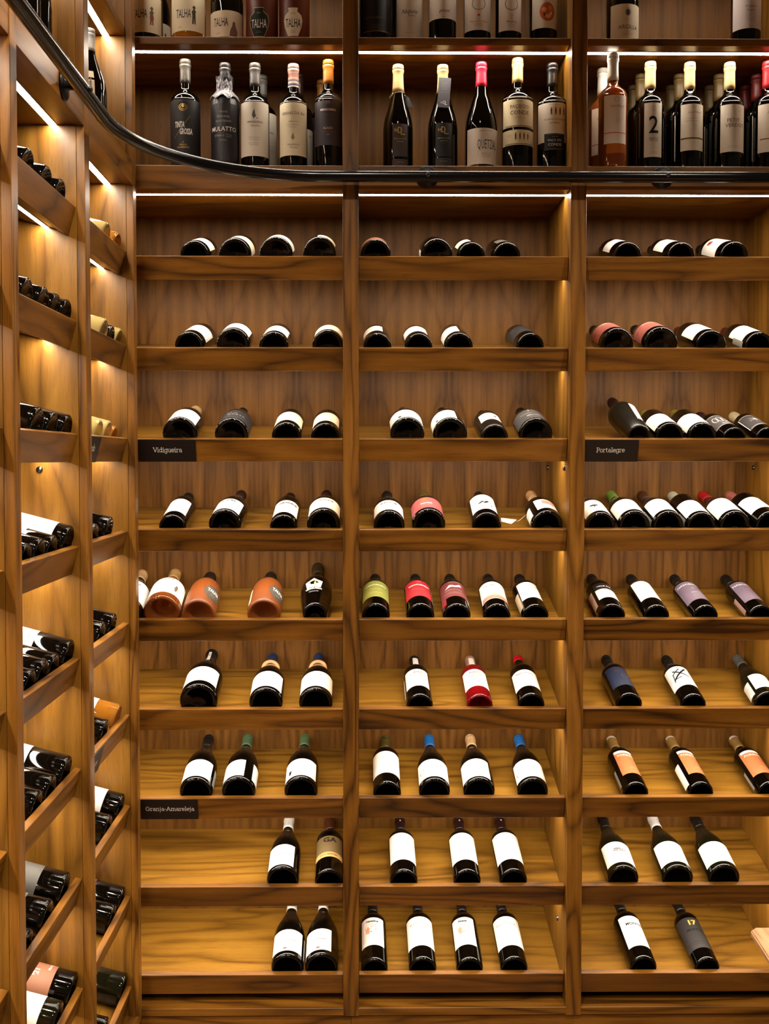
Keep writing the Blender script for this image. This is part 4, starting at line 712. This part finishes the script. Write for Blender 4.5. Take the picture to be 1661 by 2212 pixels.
# crumpled tissue over the wrapped bottle, wooden neck rings, tags
def find(sub): return [o for o in bpy.data.objects if o.get('label') and sub in o['label']][0]
def child_art(root, nm, items, kind, R, H, c=0, off=.0004):
    return ob(nm, art_mesh(items, placer(kind, R, H, c, off), nm), root)
TISS = mat((34, 31, 36), .42, 0, 'tissue_paper', .5); TISS2 = mat((104, 100, 108), .42, 0, 'tissue_inside')
for nm, big in (('bottle wrapped in crumpled black tissue', 1), ('another dark tissue-wrapped', 0)):
    rt = find(nm); bm = bmesh.new(); rr = random.Random(5+big); R = .0405; H = .295
    seg = 72; rows_ = [0, .03, .07, .11, .15, .18, .195, .207, .218, .228, .238, .25, .262]; G = []
    for j, z in enumerate(rows_):
        r0 = max(rad_at('bordeaux', .038, H, z), .018)+.0016; ring = []
        wr = max(0, (z-.16)/.1)
        for i in range(seg):
            a = 2*math.pi*i/seg
            cr = (.0028*abs(math.sin(a*4.5+j*.5))+.0012*rr.random())*wr+(.0004*rr.random())
            if z > .245: cr += .0015*math.sin(a*3)+.0015
            ring.append(bm.verts.new(((r0+cr)*math.sin(a), -(r0+cr)*math.cos(a), z+(.004*math.sin(a*3+1)*wr if z > .2 else 0))))
        G.append(ring)
    for A_, B_ in zip(G, G[1:]):
        for i in range(seg): bm.faces.new((A_[i], A_[(i+1) % seg], B_[(i+1) % seg], B_[i]))
    w = ob('tissue_wrap', finish(bm, 'tissue_wrap', TISS), rt); w.data.shade_flat(); w.scale = (1, 1, 1.056)
    if big:
        pl = lambda x, t, l: ((.0405+.0003*l)*math.sin(x/.0405), -(.0405+.0003*l)*math.cos(x/.0405), t)
        ob('lettering', art_mesh([T('VINHO', .0075, 0, .157, PALE), T('REGIONAL', .0075, 0, .145, PALE), T('ALENTEJANO', .0075, 0, .133, PALE), T('MULATTO', .0165, 0, .112, WHT, bold=.01), T('SYRAH +', .0075, -.012, .095, PALE, bold=.01), T('MOSCATEL', .0036, .016, .097, PALE), T('GRAUDO', .0036, .016, .092, PALE), T('PORTUGAL', .004, 0, .083, PALE)], pl, 'lettering'), w)
        bm = bmesh.new(); rr = random.Random(3)   # torn grey lining turned out below the neck
        nx_, nz_ = 16, 9; V = {}
        for i in range(nx_+1):
            for k in range(nz_+1):
                a = -1.25+2.5*i/nx_; zt = .255-.012*abs(math.sin(i*1.3)); zb_ = .188+.012*abs(math.sin(i*.55+.6))+.004*rr.random()
                z = zb_+(zt-zb_)*k/nz_; r = max(rad_at('bordeaux', .0385, .312, z*1.03), .0175)+.0062+.0022*(rr.random()-.5)+.0012*math.sin(i*1.7+k*.4)
                V[i, k] = bm.verts.new((r*math.sin(a), -r*math.cos(a), z))
        for i in range(nx_):
            for k in range(nz_):
                bm.faces.new((V[i, k], V[i+1, k], V[i+1, k+1])); bm.faces.new((V[i, k], V[i+1, k+1], V[i, k+1]))
        ob('torn_lining', finish(bm, 'torn_lining', TISS2), w)
RINGW = mat((206, 150, 100), .45, 0, 'ring_wood')
for nm, tilt in (('tilted wooden neck ring', .32), ('level wooden neck ring', 0.0)):
    rt = find(nm); bm = bmesh.new()
    for k in range(32):
        for q in range(8):
            a = 2*math.pi*k/32; b = 2*math.pi*q/8; rr_ = .0222+.0055*math.cos(b); bm.verts.new((rr_*math.cos(a), rr_*math.sin(a), .0026*math.sin(b)))
    bm.verts.ensure_lookup_table()
    for k in range(32):
        for q in range(8): bm.faces.new([bm.verts[(a_ % 32)*8+(b_ % 8)] for a_, b_ in ((k, q), (k+1, q), (k+1, q+1), (k, q+1))])
    bmesh.ops.rotate(bm, verts=bm.verts[:], cent=(0, 0, 0), matrix=Matrix.Rotation(-tilt*.7, 3, 'Y') @ Matrix.Rotation(math.radians(-52), 3, 'X'))
    bmesh.ops.translate(bm, verts=bm.verts[:], vec=(0, -.010, .200)); ob('wooden_neck_ring', finish(bm, 'wooden_neck_ring', RINGW, True), rt)
def ribbon(bm, pts, r, seg=6):
    pts = [Vector(p) for p in pts]; rings = []
    for i, p in enumerate(pts):
        d = (pts[min(i+1, len(pts)-1)]-pts[max(i-1, 0)]).normalized(); a = d.orthogonal().normalized(); b = d.cross(a)
        if rings:
            a = (rings[-1][0]-pts[i-1]); a = (a-d*a.dot(d)).normalized(); b = d.cross(a)
        rings.append([p+(a*math.cos(2*math.pi*k/seg)+b*math.sin(2*math.pi*k/seg))*r for k in range(seg)])
    V = [[bm.verts.new(c) for c in rg] for rg in rings]
    for A_, B_ in zip(V, V[1:]):
        for k in range(seg): bm.faces.new((A_[k], A_[(k+1) % seg], B_[(k+1) % seg], B_[k]))
    bm.faces.new(V[0][::-1]); bm.faces.new(V[-1])
STR = mat((196, 176, 140), .8, 0, 'string'); TAGB = mat((74, 72, 80), .45, 0, 'tag_grey'); TAGC = mat((222, 204, 170), .6, 0, 'tag_cream')
rt = find('brown label, string tag')
bm = bmesh.new(); ribbon(bm, [(.0185*math.sin(a), -.0185*math.cos(a), .214+.002*math.sin(a)) for a in [2*math.pi*i/20 for i in range(21)]]+[(.021, -.006, .208), (.026, -.004, .203)], .0006)
ribbon(bm, [(-.015, -.013, .214), (-.021, -.012, .208), (-.024, -.012, .202), (-.023, -.012, .197)], .0006); ribbon(bm, [(-.015, -.013, .213), (-.019, -.014, .204), (-.026, -.014, .199)], .0005)
s_ = ob('tag_string', finish(bm, 'tag_string', STR, True), rt); s_.location.z = .015
def sheet(nm, parent, quad, th, m):
    bm = bmesh.new(); q = [Vector(p) for p in quad]; n = (q[1]-q[0]).cross(q[3]-q[0]).normalized()*th
    a = [bm.verts.new(p) for p in q]; b = [bm.verts.new(p+n) for p in q]
    bm.faces.new(a[::-1]); bm.faces.new(b)
    for i in range(4): bm.faces.new((a[i], a[(i+1) % 4], b[(i+1) % 4], b[i]))
    return ob(nm, finish(bm, nm, m), parent)
sheet('hang_tag', s_, [(.022, -.006, .207), (.030, -.006, .205), (.037, -.009, .176), (.026, -.006, .178)], .0008, TAGB)
sheet('hang_tag', s_, [(.030, -.006, .205), (.033, .004, .204), (.044, .002, .178), (.037, -.009, .176)], .0008, mat((30, 28, 30), .5))
rt = find('long grey neck tag')
tg = sheet('neck_tag', rt, [(-.0185, -.0400, .165), (.0145, -.0400, .163), (.022, -.0215, .252), (-.0125, -.0215, .254)], .0009, TAGB)
tg.location.z = .015
o = ob('lettering', art_mesh([T('L', .017, .006, .012, WHT), T('D', .013, .001, .014, WHT, sx=.8), T('H', .009, -.006, .014, WHT, sx=.8)]+[('small', 0, .075, .026, 6, PALE, .0042), ('small', 0, .046, .026, 1, PALE)], lambda x, t, l: (x-.001+t*.065, -.0403-.0006+t*.205, .165+t*.98), 'lettering', 0), tg)
# paper tag on string beside the beige-necked bottle, lying on its shelf
rt = find('paper tag on string'); Mi = rt.matrix_world.inverted()
P3 = lambda x, y, v: Mi @ onY(x, y, v)
nk = Vector((0, -.017, .20))
bm = bmesh.new(); ribbon(bm, [Mi @ p for p in [onY(1146, 1098, .19), onY(1141, 1106, .16), onY(1132, 1116, .14), onY(1122, 1124, .13), onY(1114, 1128, .125)]], .0007)
ribbon(bm, [(.0175*math.sin(a), -.0175*math.cos(a), .222) for a in [2*math.pi*i/16 for i in range(17)]], .0006)
s2 = ob('tag_string', finish(bm, 'tag_string', STR, True), rt)
sheet('paper_tag', s2, [P3(1082, 1119, .115), P3(1083, 1127, .100), P3(1104, 1132, .100), P3(1116, 1123, .125)], .0006, TAGC)

# ------------------------------------------------------------------ shelf signs
GL = {'V': (1.2, [(0, 1.45, .55, 0), (.55, 0, 1.1, 1.45), (-.14, 1.45, .22, 1.45), (.88, 1.45, 1.24, 1.45)], []), 'i': (.5, [(.2, 0, .2, 1), (.02, 1, .2, 1), (0, 0, .4, 0), (.13, 1.38, .28, 1.38)], []),
 'd': (1.05, [(.8, 0, .8, 1.5), (.6, 1.5, .8, 1.5), (.8, 0, 1., 0)], [(.42, .5, .38, .5, 0, 360)]), 'g': (1.0, [(.8, 1, .8, -.15), (.8, 1, .96, 1)], [(.42, .5, .38, .5, 0, 360), (.42, -.15, .38, .35, 180, 360)]),
 'u': (1.08, [(.18, 1, .18, .4), (.82, 1, .82, 0), (0, 1, .18, 1), (.64, 1, .82, 1), (.82, 0, 1, 0)], [(.5, .4, .32, .4, 180, 360)]), 'e': (.93, [(.04, .52, .82, .52)], [(.42, .5, .4, .5, 0, 315)]),
 'r': (.82, [(.2, 0, .2, 1), (.02, 1, .2, 1), (0, 0, .44, 0)], [(.55, .6, .35, .38, 50, 180)]), 'a': (.97, [(.74, 0, .74, .65), (.74, 0, .92, 0)], [(.4, .3, .34, .3, 0, 360), (.42, .65, .32, .35, 0, 150)]),
 'P': (1.1, [(.25, 0, .25, 1.45), (0, 0, .5, 0), (0, 1.45, .6, 1.45), (.25, .69, .6, .69)], [(.6, 1.07, .36, .38, -90, 90)]), 'R': (1.15, [(.25, 0, .25, 1.45), (0, 0, .5, 0), (0, 1.45, .6, 1.45), (.25, .69, .6, .69), (.55, .69, .95, 0), (.85, 0, 1.1, 0)], [(.6, 1.07, .36, .38, -90, 90)]),
 'o': (.93, [], [(.42, .5, .4, .5, 0, 360)]), 't': (.7, [(.25, 1.35, .25, .25), (0, 1, .55, 1)], [(.5, .25, .25, .25, 180, 290)]), 'l': (.5, [(.2, 0, .2, 1.5), (0, 1.5, .2, 1.5), (0, 0, .4, 0)], []),
 'G': (1.42, [(.78, .7, 1.34, .7), (1.18, .7, 1.18, .2)], [(.64, .72, .6, .73, 40, 325)]), 'n': (1.12, [(.2, 0, .2, 1), (.02, 1, .2, 1), (0, 0, .38, 0), (.84, .62, .84, 0), (.66, 0, 1.02, 0)], [(.52, .62, .32, .38, 0, 180)]),
 'j': (.48, [(.22, 1, .22, -.2), (.04, 1, .22, 1), (.15, 1.38, .3, 1.38)], [(0, -.2, .22, .3, 270, 360)]), '-': (.6, [(.05, .55, .48, .55)], []), 'A': (1.35, [(.05, 0, .62, 1.45), (.62, 1.45, 1.2, 0), (.25, .5, .98, .5), (-.12, 0, .22, 0), (1.02, 0, 1.36, 0)], []),
 'm': (1.68, [(.2, 0, .2, 1), (.02, 1, .2, 1), (0, 0, .38, 0), (.8, .62, .8, 0), (1.4, .62, 1.4, 0), (.64, 0, .96, 0), (1.24, 0, 1.56, 0)], [(.5, .62, .3, .38, 0, 180), (1.1, .62, .3, .38, 0, 180)]), 's': (.76, [], [(.35, .75, .28, .25, 30, 270), (.35, .27, .3, .27, -150, 90)])}
def slab(s, wid):
    tot = sum(GL[c][0]+.08 for c in s); k = wid/tot; x = -wid/2; w = .15*k; out = []
    for c in s:
        W_, ls, arcs = GL[c]; segs = list(ls)
        for cx_, cy_, rx, ry, a0, a1 in arcs:
            n = 14; pp = [(cx_+rx*math.cos(math.radians(a0+(a1-a0)*i/n)), cy_+ry*math.sin(math.radians(a0+(a1-a0)*i/n))) for i in range(n+1)]
            segs += [(p[0], p[1], q[0], q[1]) for p, q in zip(pp, pp[1:])]
        for x0, y0, x1, y1 in segs:
            l = math.hypot(x1-x0, y1-y0); ex, ey = (x1-x0)/l*.05, (y1-y0)/l*.05
            out.append(('line', x+(x0-ex)*k, (y0-ey)*k, x+(x1+ex)*k, (y1+ey)*k, w, (246, 244, 240)))
        x += (W_+.08)*k
    return out
def serif_sign(s, bay, row, w0, lab, wid=.08, tx=None):
    Um = UM[bay]; u0 = (-.6145 if bay == 'A' else {'C': .6255, 'L2': LB['L2'][0]}[bay])+.001
    M = Um @ (Matrix.Translation(floor0(row)) @ SLOPE)
    root = empty('shelf_sign', M, lab, 'sign', 'black region name signs')
    bm = bmesh.new(); box(bm, (u0, -LT_-.0034, LIPIN-LH), (u0+w0, -LT_-.0003, LIPIN-.0005), .0004); ob('sign_plate', finish(bm, 'sign_plate', SIGN), root)
    cx = u0+w0*(.5 if tx is None else tx)+(.003 if bay == 'A' else 0); zc = LIPIN-LH/2-.004
    ob('lettering', art_mesh(slab(s, wid), lambda x, t, l: (cx+x, -LT_-.0037, zc+t), 'lettering', 0), root)
serif_sign('Vidigueira', 'A', 2, .161, 'black sign reading Vidigueira on the third sloped shelf lip')
serif_sign('Granja-Amareleja', 'A', 6, .161, 'black sign reading Granja-Amareleja on a lower shelf lip', .137)
serif_sign('Portalegre', 'C', 2, .154, 'black sign reading Portalegre at the right-hand post')
serif_sign('Redondo', 'L2', 2, .158, 'black sign on the upper side wall lip near the corner')
serif_sign('Reguengos', 'L2', 5, .158, 'dark sign on the lower side wall lip near the corner')

# ------------------------------------------------------------------ ladder rail
RY = -.041; RZ = onY(1050, 381.5, RY).z; RR_ = .0152; XR = XL+.039; RC = .475
path = [(1.45, RY, RZ)]+[(x, RY, RZ) for x in (1.0, .6, .3, .1)]
cxr, cyr = XR+RC, RY-RC
path += [(cxr-RC*math.sin(a), cyr+RC*math.cos(a), RZ) for a in [math.pi/2*i/28 for i in range(29)]]
path += [(XR, y, RZ) for y in (-.6, -.9, -1.3, -1.7)]
root = empty('ladder_rail', Matrix.Translation((0, 0, 0)), 'black round metal ladder rail curving from the side wall along the shelves', 'rail')
RAILM = mat((22, 20, 22), .2, .5, 'rail_black_lacquer', .6)
bm = bmesh.new(); ribbon(bm, path, RR_, 32); ob('rail_tube', finish(bm, 'rail_tube', RAILM, True), root)
BOLT = mat((60, 58, 60), .3, .8, 'bolt')
def bracket(p, n, zb):
    """p on the fascia, n unit vector out of the wall"""
    R3 = Vector((0, 0, 1)).rotation_difference(Vector(n)).to_matrix().to_4x4(); Mx = Matrix.Translation(p) @ R3
    bm = bmesh.new(); lathe(bm, [(0, 0), (0, .0300), (.004, .0300), (.0055, .0285), (.0055, .010), (.034, .009), (.034, 0)], 48)
    o = ob('wall_bracket', finish(bm, 'wall_bracket', BLK, True), root, Mx)
    bm = bmesh.new(); lathe(bm, [(.052, .0), (.052, .0066), (.0585, .0066), (.060, .0052), (.060, .0034), (.0585, .003), (.0585, 0)], 24)
    bmesh.ops.transform(bm, matrix=Mx.inverted() @ Matrix.Translation((p[0], p[1], zb)) @ R3, verts=bm.verts[:])
    ob('bolt_head', finish(bm, 'bolt_head', BOLT, True), o)
ZR = onY(1050, 383.5, 0).z; ZBO = onY(1050, 377, -.06).z
for x in (922, 1430): bracket((onY(x, 384, 0).x, .0013, ZR), (0, -1, 0), ZBO)
bracket((XL-.0013, -.678, ZR), (1, 0, 0), ZBO)
for X_ in (onY(942, 381, RY).x, onY(1451, 381, RY).x):
    bm = bmesh.new(); ribbon(bm, [(X_-.0006, RY, RZ), (X_+.0006, RY, RZ)], RR_+.0005, 32); ob('rail_joint', finish(bm, 'rail_joint', BLK), root)
bm = bmesh.new(); ribbon(bm, [(XR, cyr-.0006, RZ), (XR, cyr+.0006, RZ)], RR_+.0005, 32); ob('rail_joint', finish(bm, 'rail_joint', BLK), root)

# ------------------------------------------------------------------ pale table in the aisle, one corner in view
a_ = onY(1619, 2004, 0); TZ = .76
def onZ(x, y, Z):
    r_ = ray(x, y); return CAM+r_*((Z-CAM.z)/r_.z)
c0 = onZ(1617, 2003, TZ); c1 = onZ(1661, 2072, TZ); tang = math.atan2(c1.x-c0.x, -(c1.y-c0.y))
root = empty('display_table', Matrix.Translation((c0.x, c0.y, 0)) @ Matrix.Rotation(0, 4, 'Z'), 'pale wooden table in the aisle, one corner showing at lower right', 'table')
bm = bmesh.new()
sh = math.tan(tang); pts = [(0, 0), (1.1, 0), (1.1, -1.3), (1.3*sh, -1.3)]
pts = [(.012, 0), (1.1, 0), (1.1, -1.2), (1.2*sh, -1.2), (.012*sh+.0, -.012)]
up = [bm.verts.new((x, y, TZ)) for x, y in pts]; dn = [bm.verts.new((x, y, TZ-.012)) for x, y in pts]
bm.faces.new(up[::-1]); bm.faces.new(dn)
for i in range(len(pts)): bm.faces.new((up[i], up[(i+1) % len(pts)], dn[(i+1) % len(pts)], dn[i]))
bmesh.ops.recalc_face_normals(bm, faces=bm.faces[:])
bmesh.ops.bevel(bm, geom=bm.edges[:], offset=.0025, segments=2, affect='EDGES')
ob('table_top', finish(bm, 'table_top', W_CASE), root)
boxm('apron', (.30, -1.02, TZ-.10), (.95, -.18, TZ-.013), W_CASE, root, .002)
for x, y in ((.30, -.18), (.95, -.18), (.30, -1.02), (.95, -1.02)): boxm('leg', (x-.022, y-.022, 0), (x+.022, y+.022, TZ-.0135), W_CASE, root, .002)

# ------------------------------------------------------------------ room shell
PLAST = mat((150, 140, 126), .8, 0, 'plaster'); FLW = wood('floor_boards', 'x', (60, 40, 24), (96, 66, 40), (120, 88, 56), rough=.4)
for nm, a, b, m in (('floor', (-1.6, -4.2, -.05), (2.6, .5, -.0005), FLW), ('ceiling', (-1.6, -4.2, 3.42), (2.6, .5, 3.5), PLAST), ('wall_back', (-1.6, .40, 0), (2.6, .5, 3.42), PLAST), ('wall_left', (-1.6, -4.2, 0), (XL-.40, .40, 3.42), PLAST)):
    bm = bmesh.new(); box(bm, a, b, 0); tag(ob(nm, finish(bm, nm, m)), kind='structure')
# added ceiling fill lamps, out of view, brightening lip fronts and upright labels
DLN = ('over the side wall aisle', 'in front of the right bay', 'over the middle of the aisle', 'behind the viewer')
for i, (x, y) in enumerate(((-.0, -1.3), (1.3, -1.3), (.65, -2.6), (-.1, -3.6))):
    r = empty('added_fill_downlight', Matrix.Translation((x, y, 3.42)), 'added unseen fill downlight in the ceiling, %s' % DLN[i], 'light', 'added fill downlights')
    bm = bmesh.new(); lathe(bm, [(0, .06), (-.004, .06), (-.004, .048), (-.001, .046)], 32); ob('trim_ring', finish(bm, 'trim_ring', ALU, True), r)
    l = bpy.data.lights.new('fill_lamp', 'SPOT'); l.energy = DOWN; l.color = (1., .86, .68); l.spot_size = math.radians(125); l.spot_blend = .8; l.shadow_soft_size = .045
    lo = bpy.data.objects.new('fill_lamp', l); C.objects.link(lo); lo.location = (x, y, 3.405)
w = bpy.data.worlds.new('world'); SC.world = w; w.use_nodes = True
w.node_tree.nodes['Background'].inputs[0].default_value = (1., .82, .62, 1); w.node_tree.nodes['Background'].inputs[1].default_value = AMB

SC.view_settings.view_transform = 'Standard'; SC.view_settings.look = 'None'; SC.view_settings.gamma = 1; SC.view_settings.use_curve_mapping = False
SC.view_settings.exposure = EXPO
SC.cycles.max_bounces = 7; SC.cycles.diffuse_bounces = 4; SC.cycles.glossy_bounces = 4; SC.cycles.transmission_bounces = 6
SC.cycles.caustics_reflective = False; SC.cycles.caustics_refractive = False; SC.cycles.sample_clamp_indirect = 6.
SC.cycles.use_denoising = True
